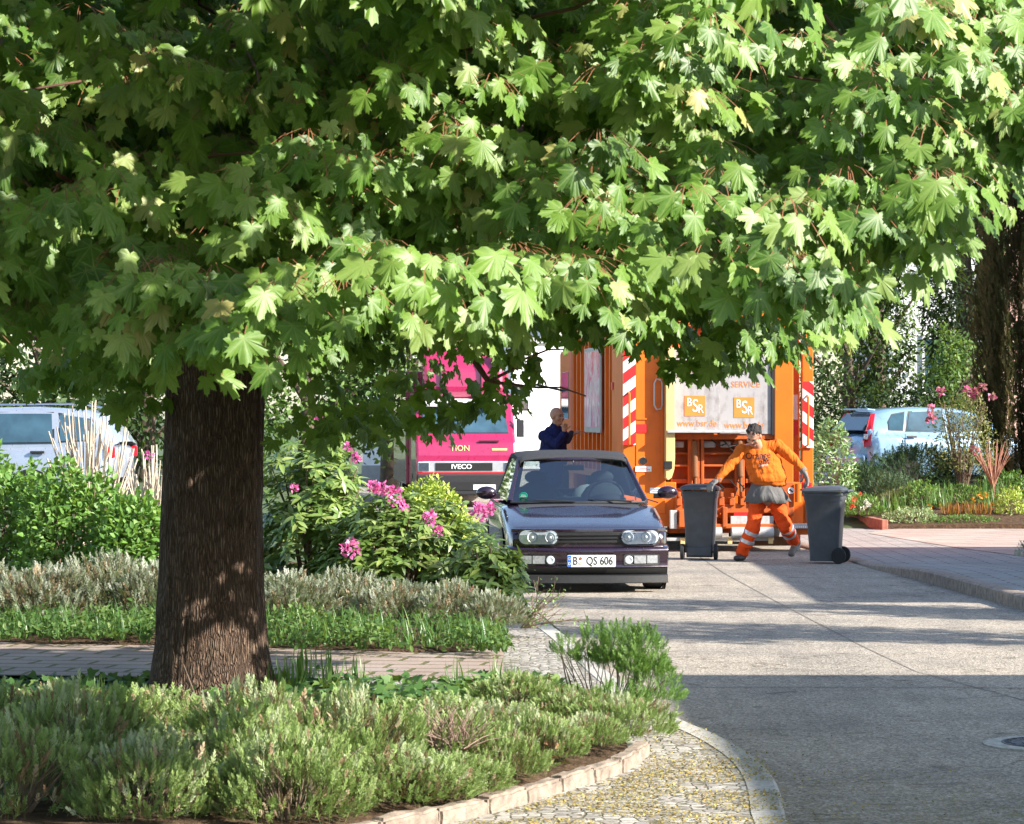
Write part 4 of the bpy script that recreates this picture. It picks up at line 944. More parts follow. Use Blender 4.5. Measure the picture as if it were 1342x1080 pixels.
# soft top
rows = []
for y, hw, z in ((1.90, .565, 1.345), (2.05, .585, 1.385), (2.4, .60, 1.418), (2.8, .60, 1.415), (3.08, .59, 1.385), (3.2, .585, 1.33)):
    rows.append([(-hw - .012, y, z - .075), (-hw, y, z - .04)] + [(hw * u, y, z - .030 * u * u * abs(u)) for u in np.linspace(-.93, .93, 11)] + [(hw, y, z - .04), (hw + .012, y, z - .075)])
mb = MB(); mb.grid(rows); mb.build("soft_top", M_soft, golf, smooth=True, solid=.02)
mb = MB()
for s in (-1, 1): mb.add([(s * .60, 3.19, 1.34), (s * .43, 3.2, 1.31), (s * .47, 3.46, .98), (s * .71, 3.46, .91)], [(0, 1, 2, 3)])
mb.add([(-.71, 3.46, .91), (-.47, 3.46, .98), (.47, 3.46, .98), (.71, 3.46, .91)], [(0, 1, 2, 3)]).add([(-.60, 3.19, 1.36), (-.43, 3.2, 1.30), (.43, 3.2, 1.30), (.60, 3.19, 1.36)], [(0, 1, 2, 3)])
mb.build("rear_cloth", M_soft, golf, solid=.015)
MB().add([(-.44, 3.2, 1.31), (.44, 3.2, 1.31), (.48, 3.45, .97), (-.48, 3.45, .97)], [(0, 1, 2, 3)]).build("rear_window", M_glass, golf)
# inside
mb = MB(); mb.ball((0, 1.62, .86), (.66, .20, .07), 16); mb.ball((.36, 1.72, .90), (.20, .10, .07), 12); mb.build("dashboard", M_int, golf, smooth=True)
for s, mt in ((-1, M_int), (1, M_int)):
    st = MB().ball((.36 * s, 2.35, .84), (.25, .09, .25), 14).build("seat_back", mt, golf, smooth=True)
    MB().ball((.36 * s, 2.38, 1.13), (.13, .05, .075), 12).build("headrest", mt, st, smooth=True)
MB().ball((.25, 2.95, .90), (.17, .05, .14), 12).build("rear_headrest", M_seatl, golf, smooth=True)  # sunlight on this seat painted in as pale grey
MB().ball((-.33, 3.0, .86), (.36, .09, .17), 12).ball((.33, 3.02, .84), (.36, .09, .15), 12).build("rear_bench", M_int, golf, smooth=True)
a_ = [(.36 + .185 * math.cos(w), 1.92 - .07 * math.sin(w), .93 + .17 * math.sin(w)) for w in np.linspace(0, 2 * math.pi, 25)]
MB().tube(a_, .014, 6, caps=False).tube([a_[0], (.36, 1.9, .93), a_[12]], .016, 6).build("steering_wheel", M_blackp, golf, smooth=True)
MB().box((0, 1.83, 1.245), (.22, .03, .06), (R(15), 0, 0)).tube([(0, 1.84, 1.25), (0, 1.87, 1.32)], .008, 5).build("rear_view_mirror", M_blackp, golf, bevel=.01)
mb = MB()
for x0, x1 in ((.62, .10), (-.05, -.56)): mb.tube([(x0 * .9, 1.20, .895), (x0 * .6 + x1 * .4, 1.215, .905), (x1, 1.235 + .05, .915)], [.011, .009, .006], 5)
mb.build("wiper", M_blackp, golf, smooth=True)
# round green emission sticker inside the screen
M_green = simple("green_sticker", (.0, .42, .27), .5); M_ws = Matrix.Translation((-.575, 1.375, .952)) @ Matrix.Rotation(R(34), 4, 'X')
st = MB().lathe([(.001, 0), (.047, 0), (.047, .002), (.001, .002)], 24, M_ws @ Matrix.Rotation(R(90), 4, 'X')).build("emission_sticker", M_green, golf)
mb = MB(); mb.box((0, -.004, .012), (.05, .001, .006), M=M_ws).box((0, -.004, -.006), (.06, .001, .006), M=M_ws); mb.build("print", M_white, st)
# number plate
yp = -.035
pl = MB().prism(rrect(-.235, .26, .268, .388, .012, .012), yp - .012, yp - .004).build("number_plate", M_white, golf)
MB().box((-.212, yp - .014, .328), (.042, .003, .112)).build("blue_band", M_blue, pl)
mb = MB()
for k in range(12): w = k * R(30); mb.lathe([(.0008, 0), (.0028, 0), (.0028, .001), (.0008, .001)], 6, Matrix.Translation((-.212 + .012 * math.cos(w), yp - .0158, .352 + .012 * math.sin(w))) @ FACE_CAM)
mb.build("star_ring", simple("yellow_print", (.8, .65, .05), .5), pl)
text("D", .038, M_white, parent=pl, M=Matrix.Translation((-.212, yp - .0165, .300)) @ FACE_CAM, ext=.001)
text("B", .118, M_black, parent=pl, M=Matrix.Translation((-.153, yp - .0145, .326)) @ FACE_CAM, ext=.001, sx=.78, bold=.001)
text("QS 606", .118, M_black, parent=pl, M=Matrix.Translation((.095, yp - .0145, .326)) @ FACE_CAM, ext=.001, sx=.76, bold=.001)
MB().lathe([(.001, 0), (.017, 0), (.017, .002), (.001, .002)], 16, Matrix.Translation((-.100, yp - .0135, .352)) @ FACE_CAM).build("seal", simple("seal_brown", (.22, .08, .04), .5), pl)
MB().lathe([(.001, 0), (.019, 0), (.019, .002), (.001, .002)], 16, Matrix.Translation((-.100, yp - .0135, .303)) @ FACE_CAM).build("seal", simple("seal_silver", (.5, .46, .4), .4, metal=.4), pl)

# ---------------------------------------------------------------- generic closed car for the two cars further off
def closed_car(name, label, mat, loc, rz, sts, cab, zs=(.24, .34, .5, .66), wheels=((.80,), (3.2,)), wr=.30, side=None, roofcol=None, rear=None, front=None):
    """cab: (y, half width at belt, belt z, half width top, top z)"""
    root = empty(name, label, "car", loc, rz)
    mb = MB(); mb.grid(skin_body(sts, .5, .55, .10, zs)); mb.build("body", mat, root, smooth=True, angle=50)
    rows = []
    for y, wb, zb, wt, zt in cab:
        rows.append([(-wb * .99, y, zb - .12), (-wb, y, zb), (-(wb + (wt + .03 - wb) * .345), y, zb + (zt - zb) * .3), (-wt - .03, y, zt - .09 * (zt - zb) - .02), (-wt + .03, y, zt - .02)] + [(wt * u, y, zt + .012 * (1 - u * u)) for u in (-.6, -.3, 0, .3, .6)] + [(wt - .03, y, zt - .02), (wt + .03, y, zt - .09 * (zt - zb) - .02), ((wb + (wt + .03 - wb) * .345), y, zb + (zt - zb) * .3), (wb, y, zb), (wb * .99, y, zb - .12)])
    mb = MB(); mb.grid(rows); mb.build("roof", roofcol or mat, root, smooth=True, angle=45)
    for yy, in wheels:
        for s in (-1, 1):
            wheel(root, .74 * s, yy, wr, .2, s); MB().lathe([(.01, 0), (wr + .05, 0), (wr + .05, -.004), (.01, -.004)], 28, Matrix.Translation((.866 * s, yy, wr + .02)) @ Matrix.Rotation(R(90) * s, 4, 'Y')).build("wheel_arch_shade", M_black, root)  # flat black disc, wheel well shade painted on the side
    def xs(y, z):      # half width of the cabin side
        y0 = [c[0] for c in cab]; wb, zb, wt, zt = (np.interp(y, y0, [c[k] for c in cab]) for k in (1, 2, 3, 4)); t = (z - zb) / (zt - zb); return float(np.interp(t, [0, .87, 1], [wb, wt + .03, wt - .03]))
    def pane(nm, pts, m, off, par, sgn, th=.012):
        mb = MB(); n = len(pts); v = [(sgn * (xs(y, z) + off), y, z) for y, z in pts] + [(sgn * (xs(y, z) + off - th), y, z) for y, z in pts]
        mb.add(v, [tuple(range(n)), tuple(range(2 * n - 1, n - 1, -1))] + [(k, k + n, (k + 1) % n + n, (k + 1) % n) for k in range(n)]); return mb.build(nm, m, par)
    for sgn in (-1, 1):
        for pts in side:
            cx, cz = sum(p[0] for p in pts) / len(pts), sum(p[1] for p in pts) / len(pts); fr_ = [(cx + (y - cx) * 1.07, cz + (z - cz) * 1.12) for y, z in pts]
            f = pane("window_frame", fr_, M_blackp, .006, root, sgn); pane("pane", pts, M_dglass, .012, f, sgn)
    return root, pane
# pale blue hatchback on the right, seen from behind its left flank; its front points to the right
stF = [(.0, .70, .60), (.08, .78, .70), (.3, .83, .80), (.7, .84, .88), (1.05, .845, .93), (1.5, .845, .95), (2.4, .845, .96), (3.2, .845, .98), (3.75, .83, .99), (3.86, .80, .97), (3.92, .74, .93)]
cabF = [(.95, .80, .97, .66, .99), (1.55, .80, 1.0, .60, 1.36), (2.0, .80, 1.01, .60, 1.45), (2.7, .80, 1.02, .60, 1.465), (3.3, .80, 1.03, .59, 1.43), (3.62, .80, 1.03, .58, 1.37), (3.84, .79, 1.03, .68, 1.05)]
Xf, Df = at(1118, 0, 56)[0], 55.2
fie, pane = closed_car("hatchback_car", "pale blue hatchback behind the dark junipers and the magnolia on the right", M_ice, (0, 0, 0), 0, stF, cabF, side=[[(1.35, 1.03), (1.85, 1.36), (2.18, 1.39), (2.22, 1.03)], [(2.32, 1.03), (2.30, 1.40), (2.95, 1.38), (3.08, 1.04)], [(3.15, 1.05), (3.05, 1.37), (3.30, 1.33), (3.40, 1.20), (3.42, 1.06)]])
rzf = R(90 + 17)      # local -y (front) points to +x and away
fie.rotation_euler[2] = rzf
Mr = Matrix.Rotation(rzf, 3, 'Z'); corner = Mr @ Vector((-.8, 3.9, 0)); cc2 = Mr @ Vector((.8, 3.9, 0)); cn = corner if corner.y < cc2.y else cc2
fie.location = (Xf + .12 - cn.x, Df - cn.y, .49)
for s in (-1, 1):
    # tail lamp: slanted blade up the rear corner
    pts = [(3.60, 1.36), (3.68, 1.34), (3.93, .84), (3.90, .74), (3.80, .76), (3.77, .90)]
    mb = MB(); n = len(pts); ww = [.62, .60, .79, .80, .86, .83]
    mb.add([(s * (w_ + .012), y + .02, z) for (y, z), w_ in zip(pts, ww)] + [(s * (w_ - .03), y - .0, z) for (y, z), w_ in zip(pts, ww)], [tuple(range(n)), tuple(range(2 * n - 1, n - 1, -1))] + [(k, k + n, (k + 1) % n + n, (k + 1) % n) for k in range(n)])
    t = mb.build("tail_lamp", M_red, fie); MB().box((s * .80, 3.88, .93), (.05, .07, .10)).build("reverse_lens", M_refl, t, bevel=.01)
    for yy in (2.05, 3.0): MB().box((s * .862, yy, .93), (.03, .20, .035)).build("door_handle", M_blackp, fie, bevel=.01)
    for yy in (1.35, 2.26, 3.12): MB().box((s * .8475, yy, .70), (.006, .008, .56)).build("door_seam", M_black, fie)
MB().add([(-.60, 3.66, 1.34), (.60, 3.66, 1.34), (.70, 3.90, 1.05), (-.70, 3.90, 1.05)], [(0, 1, 2, 3)]).build("rear_window", M_dglass, fie, solid=.02)
MB().box((0, 3.66, 1.42), (1.1, .16, .03), (R(6), 0, 0)).build("roof_spoiler", M_ice, fie, bevel=.01)
MB().box((0, 3.95, .78), (.54, .02, .12)).build("number_plate", M_white, fie); MB().box((0, 3.93, .5), (1.6, .12, .22)).build("rear_bumper", M_ice, fie, bevel=.05)
# silver car on the left
stS = [(.0, .70, .62), (.1, .80, .72), (.4, .85, .84), (.8, .86, .93), (1.1, .865, .98), (1.6, .865, .99), (2.6, .865, 1.0), (3.5, .865, 1.02), (4.2, .85, 1.02), (4.35, .80, .99), (4.4, .74, .94)]
cabS = [(1.0, .82, .97, .70, 1.0), (1.75, .82, .99, .60, 1.40), (2.3, .82, 1.0, .62, 1.50), (3.2, .82, 1.01, .62, 1.52), (3.9, .82, 1.02, .60, 1.47), (4.2, .81, 1.02, .58, 1.35), (4.36, .80, 1.0, .70, 1.03)]
sil, pane2 = closed_car("silver_car", "silver car half hidden behind the leafy bush and pale pruned stems on the left", M_silver, (at(158, 0, 42)[0] - 4.36 * 1.0, 43, .40), 0, stS, cabS, side=[[(1.55, 1.04), (1.95, 1.38), (2.55, 1.43), (2.6, 1.03)], [(2.70, 1.03), (2.66, 1.43), (3.45, 1.43), (3.5, 1.04)], [(3.6, 1.05), (3.56, 1.42), (4.0, 1.36), (4.06, 1.2), (4.02, 1.07)]])
sil.rotation_euler[2] = R(-90 - 4)     # tail to the right
for s in (-1, 1):
    MB().box((s * .80, 4.30, .90), (.10, .12, .16)).build("tail_lamp", M_red, sil, bevel=.02)
    for yy in (2.35, 3.3): MB().box((s * .880, yy, .90), (.03, .20, .035)).build("door_handle", M_blackp, sil, bevel=.01)
MB().tube([(-.56, 1.9, 1.50), (-.60, 2.4, 1.56), (-.60, 3.6, 1.57), (-.58, 4.0, 1.50)], .016, 6).build("roof_rail", M_chrome, sil, smooth=True)

# ---------------------------------------------------------------- magenta lorry cab
iv = empty("magenta_van", "magenta van with high roof fairing and silver framed black grille behind the convertible", "van", ((611 - 671) / F * 60, 60, 0), R(6))
k_ = 60 / F
def vz(y): return 1.8 - (y - 545) * k_
rows = []
for y, w, z in ((0.02, .94, vz(588)), (.10, .97, vz(572)), (.62, .98, vz(566)), ):
    rows.append((y, w, z))
side = [(0, .30), (-.02, .62), (0.0, 1.02), (.06, 1.28), (.22, 1.42), (.62, 1.98), (.74, 2.14), (1.0, 2.24), (2.0, 2.26), (2.0, .30)]
mb = MB(); mb.prism(side, -.99, .99, 'x'); mb.build("cab", M_magenta, iv, bevel=.05)
fair = [(.72, 2.13), (.60, 2.30), (.66, 2.75), (.95, 3.10), (1.6, 3.20), (2.0, 3.20), (2.0, 2.2)]
mb = MB(); mb.prism(fair, -.80, .80, 'x'); mb.build("roof_fairing", M_magenta, iv, bevel=.08)
mb = MB()
for x in (-.45, .35): mb.box((x, .62, 2.55), (.02, .10, .7), (R(-6), 0, 0))
mb.box((.62, .66, 2.7), (.05, .12, .75), (R(-8), 0, 0)); mb.build("fairing_rib", M_black, iv)
MB().add([(-.86, .245, 1.46), (.86, .245, 1.46), (.80, .615, 1.99), (-.80, .615, 1.99)], [(0, 1, 2, 3)]).build("windscreen", M_dglass, iv, solid=.03)
MB().box((0, .55, 2.06), (1.6, .35, .05), (R(20), 0, 0)).build("sun_visor", M_white, iv, bevel=.01)
M_grey = simple("grey_trim", (.45, .46, .48), .4, metal=.4); g_ = MB().box((-.02, -.05, .80), (1.72, .06, .22)).build("grille", M_grey, iv, bevel=.015)
MB().box((-.05, -.085, .80), (1.12, .02, .15)).build("grille_mesh", M_black, g_); text("IVECO", .13, M_white, parent=g_, M=Matrix.Translation((-.10, -.10, .80)) @ FACE_CAM, ext=.004, sx=1.1, bold=.002)
for s in (-1, 1):
    h = MB().box((.84 * s, -.05, .80), (.24, .07, .20)).build("headlight", M_refl, iv, bevel=.02); MB().box((.84 * s, -.09, .80), (.20, .01, .16)).build("lens", M_lens, h)
    MB().box((1.10 * s, .30, 1.55), (.14, .08, .34)).tube([(1.0 * s, .35, 1.75), (1.10 * s, .30, 1.72)], .02, 5).build("door_mirror", M_blackp, iv, bevel=.02)
    wheel(iv, .88 * s, .95, .34, .22, s); wheel(iv, .88 * s, 4.2, .34, .22, s)
MB().box((0, -.06, .45), (1.96, .10, .42)).build("bumper", M_blackp, iv, bevel=.03); MB().box((0, -.055, .675), (1.9, .04, .03)).build("red_trim", M_red, iv)
MB().box((0, -.117, .42), (.9, .012, .16)).build("air_intake", M_black, iv); pl = MB().box((.35, -.12, .40), (.44, .012, .10)).build("number_plate", M_white, iv)
M_yprint = simple("yellow_lettering", (.75, .62, .25), .5)
text("TION", .16, M_yprint, parent=iv, M=Matrix.Translation((-.12, .018, 1.16)) @ FACE_CAM, ext=.006); MB().box((.45, .045, 1.30), (.40, .03, .03)).build("wiper", M_black, iv)
MB().box((.66, .016, 1.14), (.3, .008, .04)).build("yellow_stripe", M_yprint, iv)
MB().box((0, 3.9, 1.55), (2.1, 3.7, 2.3)).build("cargo_box", M_magenta, iv, bevel=.04)
# ---------------------------------------------------------------- refuse lorry, seen from behind
truck = empty("refuse_lorry", "orange refuse collection lorry with red and white striped boards and dirty white hopper panels", "lorry", ((942 - 671) / F * 40.6, 40.6, 0), R(5))
KT = 40.6 / F
def tx(px): return (px - 942) * KT
def tz(py): return 1.8 - (py - 545) * KT
def worn(name, col, dirt=(.10, .06, .035), amt=.45, rough=.45, streak=True):
    a = NT(name); co = a.coord(); f = a.noise(a.coord(sc3=(5, 5, .9)), 2.2, 6, .65); g = a.noise(co, 9, 6, .7)
    m = a.ramp(a.math('ADD', a.math('MULTIPLY', f, .6), a.math('MULTIPLY', g, .4)), [(.48, (0, 0, 0)), (.72, (1, 1, 1))])
    v = a.ramp(a.noise(co, 1.5, 3), [(.3, tuple(x * .88 for x in col)), (.7, tuple(min(1, x * 1.08) for x in col))])
    a.base(a.mix(a.math('MULTIPLY', m, amt), v, dirt)); a.set(Roughness=rough, Specular_IOR_Level=.4); return a.m
M_or = worn("orange_paint", (.70, .135, .005), (.28, .07, .02), .45); M_ord = worn("dirty_orange_paint", (.46, .09, .008), (.09, .045, .025), .8, .6); M_cream = worn("sunlit_cream_edge", (.66, .46, .20), (.38, .19, .07), .5)
M_banner = worn("dirty_white_panel", (.35, .33, .325), (.13, .10, .09), .95, .5); M_steel = worn("worn_steel", (.42, .42, .41), (.20, .13, .09), .7, .4); M_rust = worn("rusty_steel", (.22, .09, .035), (.06, .03, .02), .7, .8)
M_orl = simple("orange_print", (.78, .20, .03), .5); M_redp = simple("red_reflective", (.62, .02, .02), .35); M_dark = simple("dark_underbody", (.02, .018, .016), .85)
T = truck
def TB(name, mat, *boxes, par=None, bevel=0):
    mb = MB()
    for b in boxes: mb.box(*b)
    return mb.build(name, mat, par or T, bevel=bevel)
def tbox(x0, x1, y0, y1, z0, z1): return (((x0 + x1) / 2, (y0 + y1) / 2, (z0 + z1) / 2), (abs(x1 - x0), abs(y1 - y0), abs(z1 - z0)))
# tailgate side walls
tl = TB("tailgate", M_or, tbox(tx(832), tx(872), 0, 1.3, .50, 3.15), tbox(tx(815.5), tx(832), .01, .12, .55, 2.8), tbox(tx(1016), tx(1041), 0, 1.3, .32, 3.15), tbox(tx(1041), tx(1053), .22, 1.3, .30, 3.1), tbox(tx(1053), tx(1068), .02, .14, .35, 3.0), tbox(tx(815.5), tx(872), .15, 1.25, .55, 3.1), tbox(tx(872), tx(1016), .60, 1.3, .5, 3.1), tbox(-1.27, 1.27, .4, 1.3, 3.0, 3.2), bevel=.012)
# striped warning boards
def stripes(x0, x1, z0, z1, y, slope, par_name, top=None):
    root = TB(par_name, M_white, tbox(x0, x1, y - .012, y, z0, z1), par=T)
    mb = MB(); w = x1 - x0; per = .30; z = z0 - 1.0
    def clip(pts):
        for (ax, sgn, lim) in ((1, 1, z0), (1, -1, z1)):
            o = []
            for i in range(len(pts)):
                a, b = pts[i], pts[(i + 1) % len(pts)]; ina, inb = sgn * (a[ax] - lim) >= 0, sgn * (b[ax] - lim) >= 0
                if ina: o.append(a)
                if ina != inb: t = (lim - a[ax]) / (b[ax] - a[ax]); o.append((a[0] + t * (b[0] - a[0]), a[1] + t * (b[1] - a[1])))
            pts = o
            if len(pts) < 3: return None
        return pts
    while z < z1:
        p = clip([(x0, z), (x1, z + slope * w), (x1, z + slope * w + per / 2), (x0, z + per / 2)])
        if p: mb.prism(p, y - .016, y - .0125)
        z += per
    mb.build("red_stripe", M_redp, root); return root
stripes(tx(815.5), tx(832), tz(583), tz(447), -.002, .75, "warning_board"); MB().add([(tx(815.5), -.002, tz(447)), (tx(832), -.002, tz(447)), (tx(828), -.002, tz(436)), (tx(821), -.002, tz(436))], [(0, 1, 2, 3)]).build("board_tip", M_redp, T, solid=.014)
stripes(tx(1053), tx(1067.5), tz(587), tz(500), -.002, -.75, "warning_board")
# grab rails
def rail(name, pts, r=.013, mat=M_or): return MB().tube(pts, r, 8).build(name, mat, T, smooth=True)
x = tx(823); rail("grab_rail", [(x, 0, tz(514)), (x, -.09, tz(516)), (x, -.09, tz(582)), (x, 0, tz(584))], .016)
x = tx(1059); rail("grab_rail", [(x, 0, tz(518)), (x, -.09, tz(521)), (x, -.09, tz(583)), (x - .12, -.02, tz(590))], .016)
hx0, hx1 = tx(856), tx(866.5); hp = [(hx0, tz(503)), (hx0, tz(531)), ((hx0 * .7 + hx1 * .3), tz(537)), (hx1 - .02, tz(536)), (hx1, tz(530)), (hx1, tz(503)), (hx1 - .02, tz(498)), (hx0 + .03, tz(497)), (hx0, tz(503))]
rail("door_handle", [(a, -.05, b) for a, b in hp], .011, M_steel)
TB("panel_rib", M_or, tbox(tx(833), tx(857), -.015, 0, tz(550), tz(548)), tbox(tx(866), tx(868), -.012, 0, tz(620), tz(475)))
TB("red_reflector", M_redp, tbox(tx(832.5), tx(847), -.012, -.001, tz(567), tz(556)), tbox(tx(1041), tx(1051), .205, .219, tz(570), tz(552)))
rs = MB().lathe([(.001, 0), (.052, 0), (.052, .006), (.001, .006)], 24, Matrix.Translation((tx(842), -.001, tz(604))) @ FACE_CAM).build("round_sign", M_white, T)
MB().lathe([(.040, 0), (.051, 0), (.051, .004), (.040, .004)], 24, Matrix.Translation((tx(842), -.0072, tz(604))) @ FACE_CAM).box((tx(842), -.010, tz(604)), (.018, .004, .06)).box((tx(842.5), -.010, tz(601.5)), (.034, .004, .014), (0, R(25), 0)).build("sign_figure", M_black, rs)
for a, b, c, d in ((832, 853, 618, 611), (851, 873, 646, 639)):
    s_ = TB("sticker", M_white, tbox(tx(a), tx(b), -.010, -.001, tz(c), tz(d))); TB("sticker_print", M_redp, tbox(tx(a + 3), tx(b - 2), -.013, -.0105, tz(c - 2), tz(c - 2.8)), tbox(tx(a + 5), tx(b - 6), -.013, -.0105, tz(d + 2.8), tz(d + 2)), par=s_)
TB("white_sign", M_white, tbox(tx(1039.5), tx(1050.5), .205, .219, tz(550), tz(517)))
# bevelled edge, sunlight painted in as cream, with rounded foot, black latch
ce = [(tx(870), tz(455)), (tx(881.5), tz(455)), (tx(882), tz(600)), (tx(881), tz(615)), (tx(877.5), tz(626)), (tx(873), tz(629)), (tx(870), tz(626))]
MB().prism(ce, -.16, .0).build("edge_guard", M_cream, T, bevel=.006); TB("latch", M_black, tbox(tx(867), tx(878), -.19, -.155, tz(614), tz(604)), bevel=.008)
# hopper panels: two dirty white boards with print
for (a, b, by, fr_) in ((882, 943.5, -.02, 1), (943.8, 1012, .03, 2)):
    p = TB("hopper_panel", M_banner, tbox(tx(a), tx(b), by, by + .03, tz(566 if fr_ == 1 else 569), tz(455)), bevel=.006)
    cx = tx((a + b) / 2); lx0 = tx(910) if fr_ == 1 else tx(976)
    lz = tz(532 if fr_ == 1 else 534); sq = TB("logo_square", M_orl, tbox(lx0 - .138, lx0 + .138, by - .006, by - .0005, lz - .135, lz + .135), par=p)
    for ch, dx, dz, sz in (("B", -.075, .045, .16), ("S", .005, -.005, .24), ("R", .078, -.045, .16)): text(ch, sz, M_white, parent=sq, M=Matrix.Translation((lx0 + dx, by - .009, lz + dz)) @ FACE_CAM, ext=.001, sx=.8)
    text("www.bsr.de", .125, M_orl, parent=p, M=Matrix.Translation((cx + (0 if fr_ == 1 else -.02), by - .003, tz(555 if fr_ == 1 else 557.5))) @ FACE_CAM, ext=.001, sx=.88)
    text("WE KEHR" if fr_ == 1 else "SERVICE", .115, M_orl, parent=p, M=Matrix.Translation((cx, by - .003, tz(492 if fr_ == 1 else 504))) @ FACE_CAM, ext=.001, sx=.95)
TB("panel_gap", M_black, tbox(tx(1012), tx(1016), .0, .2, tz(570), tz(455)))
TB("ledge", M_steel, tbox(tx(871), tx(976), -.22, .0, tz(567), tz(564)), bevel=.004)
# hopper mouth: machinery under the ledge
TB("hopper_back", M_ord, tbox(tx(882), tx(1016), .34, .60, tz(700), tz(568)))
TB("cross_beam", M_ord, tbox(tx(882), tx(1016), .05, .30, tz(576), tz(568)), tbox(tx(882), tx(1016), .22, .34, tz(596), tz(593)), tbox(tx(882), tx(1016), .15, .34, tz(612), tz(609)), tbox(tx(882), tx(1016), .20, .34, tz(634), tz(628)), bevel=.008)
mb = MB()
for a, b in ((884, 899), (923, 941), (947, 962), (986, 1008)): mb.box(*tbox(tx(a), tx(b), .18, .24, tz(587), tz(578)))
mb.build("lamp_box", M_banner, T, bevel=.02)
for a, w in ((906, .07), (915, .07), (922, .05), (968, .06), (975, .07), (1001, .06)): MB().box((tx(a), .14, (tz(572) + tz(650)) / 2), (w * .9, .07, tz(572) - tz(650))).build("lift_post", M_ord, T, bevel=.01)
for a in (911, 971, 995): MB().tube([(tx(a), .10, tz(578)), (tx(a + 1), .06, tz(625))], .040, 12).tube([(tx(a + 1), .06, tz(625)), (tx(a + 1), .03, tz(665))], .020, 10).build("hydraulic_ram", M_rust, T, smooth=True)
q = random.Random(2)
for k in range(8):
    a = Vector((tx(q.uniform(930, 1005)), .10, tz(q.uniform(575, 590)))); b = a + Vector((q.uniform(.1, .35), -.02, q.uniform(-.1, .02))); MB().tube([a, a.lerp(b, .5) + Vector((0, -.05, -.06)), b], .010, 6).build('hose', M_black, T, smooth=True)
for k in range(4): a = Vector((tx(q.uniform(930, 985)), .05, tz(630))); MB().tube([a, a + Vector((.08, -.08, -.10)), a + Vector((.02, -.02, -.28))], .010, 6).build('hose', M_black, T, smooth=True)
# lower apron with lifting comb and rollers
TB("apron", M_or, tbox(-1.27, tx(886), .02, .3, tz(690), tz(632)), tbox(tx(1038), 1.27, .02, .3, tz(693), tz(632)), tbox(tx(886), tx(1038), .26, .5, tz(680), tz(640)), tbox(-1.27, -.95, .3, 1.3, tz(700), tz(632)), bevel=.012)
mb = MB()
for k in range(11):
    a = 884 + k * 14; 
    if a > 1030: break
    mb.box(*tbox(tx(a), tx(a + 7), -.16, .06, tz(662), tz(650 + (k % 3)))); mb.box(*tbox(tx(a + 1), tx(a + 5), -.20, -.10, tz(651), tz(644 + (k % 2) * 2)))
mb.box(*tbox(tx(883), tx(1030), -.12, .05, tz(672), tz(660))); mb.box(*tbox(tx(880), tx(1028), -.20, -.06, tz(692), tz(686))); mb.box(*tbox(tx(886), tx(900), -.24, -.05, tz(690), tz(668)))
for a in (905, 930, 944, 1014): mb.box(*tbox(tx(a), tx(a + 6), -.22, -.05, tz(690), tz(664)))
mb.build("bin_lifter", M_ord, T, bevel=.008)
TB("lifter_plate", M_steel, tbox(tx(955), tx(1012), -.17, -.13, tz(690), tz(676)), bevel=.006); TB("lifter_bracket", M_steel, tbox(tx(875), tx(884), -.2, -.1, tz(692), tz(668)), bevel=.006); TB("red_board", M_redp, tbox(tx(960), tx(998), -.135, -.10, tz(677), tz(671)))
mb = MB()
for a, b in ((955, 982), (984, 1010), (900, 942)): mb.tube([(tx(a), -.24, tz(697)), (tx(b), -.24, tz(697))], .072, 16)
mb.build("roller", M_steel, T, smooth=True, angle=50); TB("under_bar", M_steel, tbox(tx(868), tx(1012), -.20, -.08, tz(708), tz(704)), bevel=.006)
for a in (888, 950, 1004): TB("lug", M_cream, tbox(tx(a), tx(a + 6), -.24, -.19, tz(712), tz(704)), bevel=.004)
# right lower corner: tail lamps, step, mudflap
TB("service_box", M_ord, tbox(tx(1018), tx(1040), -.10, .02, tz(676), tz(632)), bevel=.01); rs = MB().lathe([(.001, 0), (.045, 0), (.045, .006), (.001, .006)], 20, Matrix.Translation((tx(1036), -.102, tz(643))) @ FACE_CAM).build("round_sign", M_white, T)
MB().box((tx(1036), -.111, tz(643)), (.06, .004, .02), (0, R(35), 0)).build("sign_figure", M_black, rs)
TB("tail_lamp", M_red, tbox(tx(1052), tx(1064), -.03, .01, tz(646), tz(632)), bevel=.01); MB().tube([(tx(1045), -.12, tz(634)), (tx(1045), -.12, tz(658))], .045, 12).build("beacon_tube", M_or, T, smooth=True)
TB("step", M_steel, tbox(tx(1034), tx(1066), -.30, .0, tz(692), tz(686)), bevel=.006); mb = MB()
for k in range(12): mb.box((tx(1035 + k * 2.7), -.303, tz(690)), (.012, .008, .03))
mb.build("step_teeth", M_white, T); TB("step_bracket", M_or, tbox(tx(1040), tx(1064), -.1, .05, tz(701), tz(692)), bevel=.008)
TB("mudflap", M_dark, tbox(tx(885), tx(935), .8, .82, .16, .6), tbox(tx(968), tx(1018), .8, .82, .16, .6)); TB("support_leg", M_steel, tbox(tx(1046), tx(1052), .1, .2, tz(722), tz(690)))
TB("chassis", M_dark, tbox(-.9, .9, .9, 8.6, .45, .95)); TB("dark_guard", M_rust, tbox(tx(985), tx(1040), .1, .14, tz(716), tz(704)))
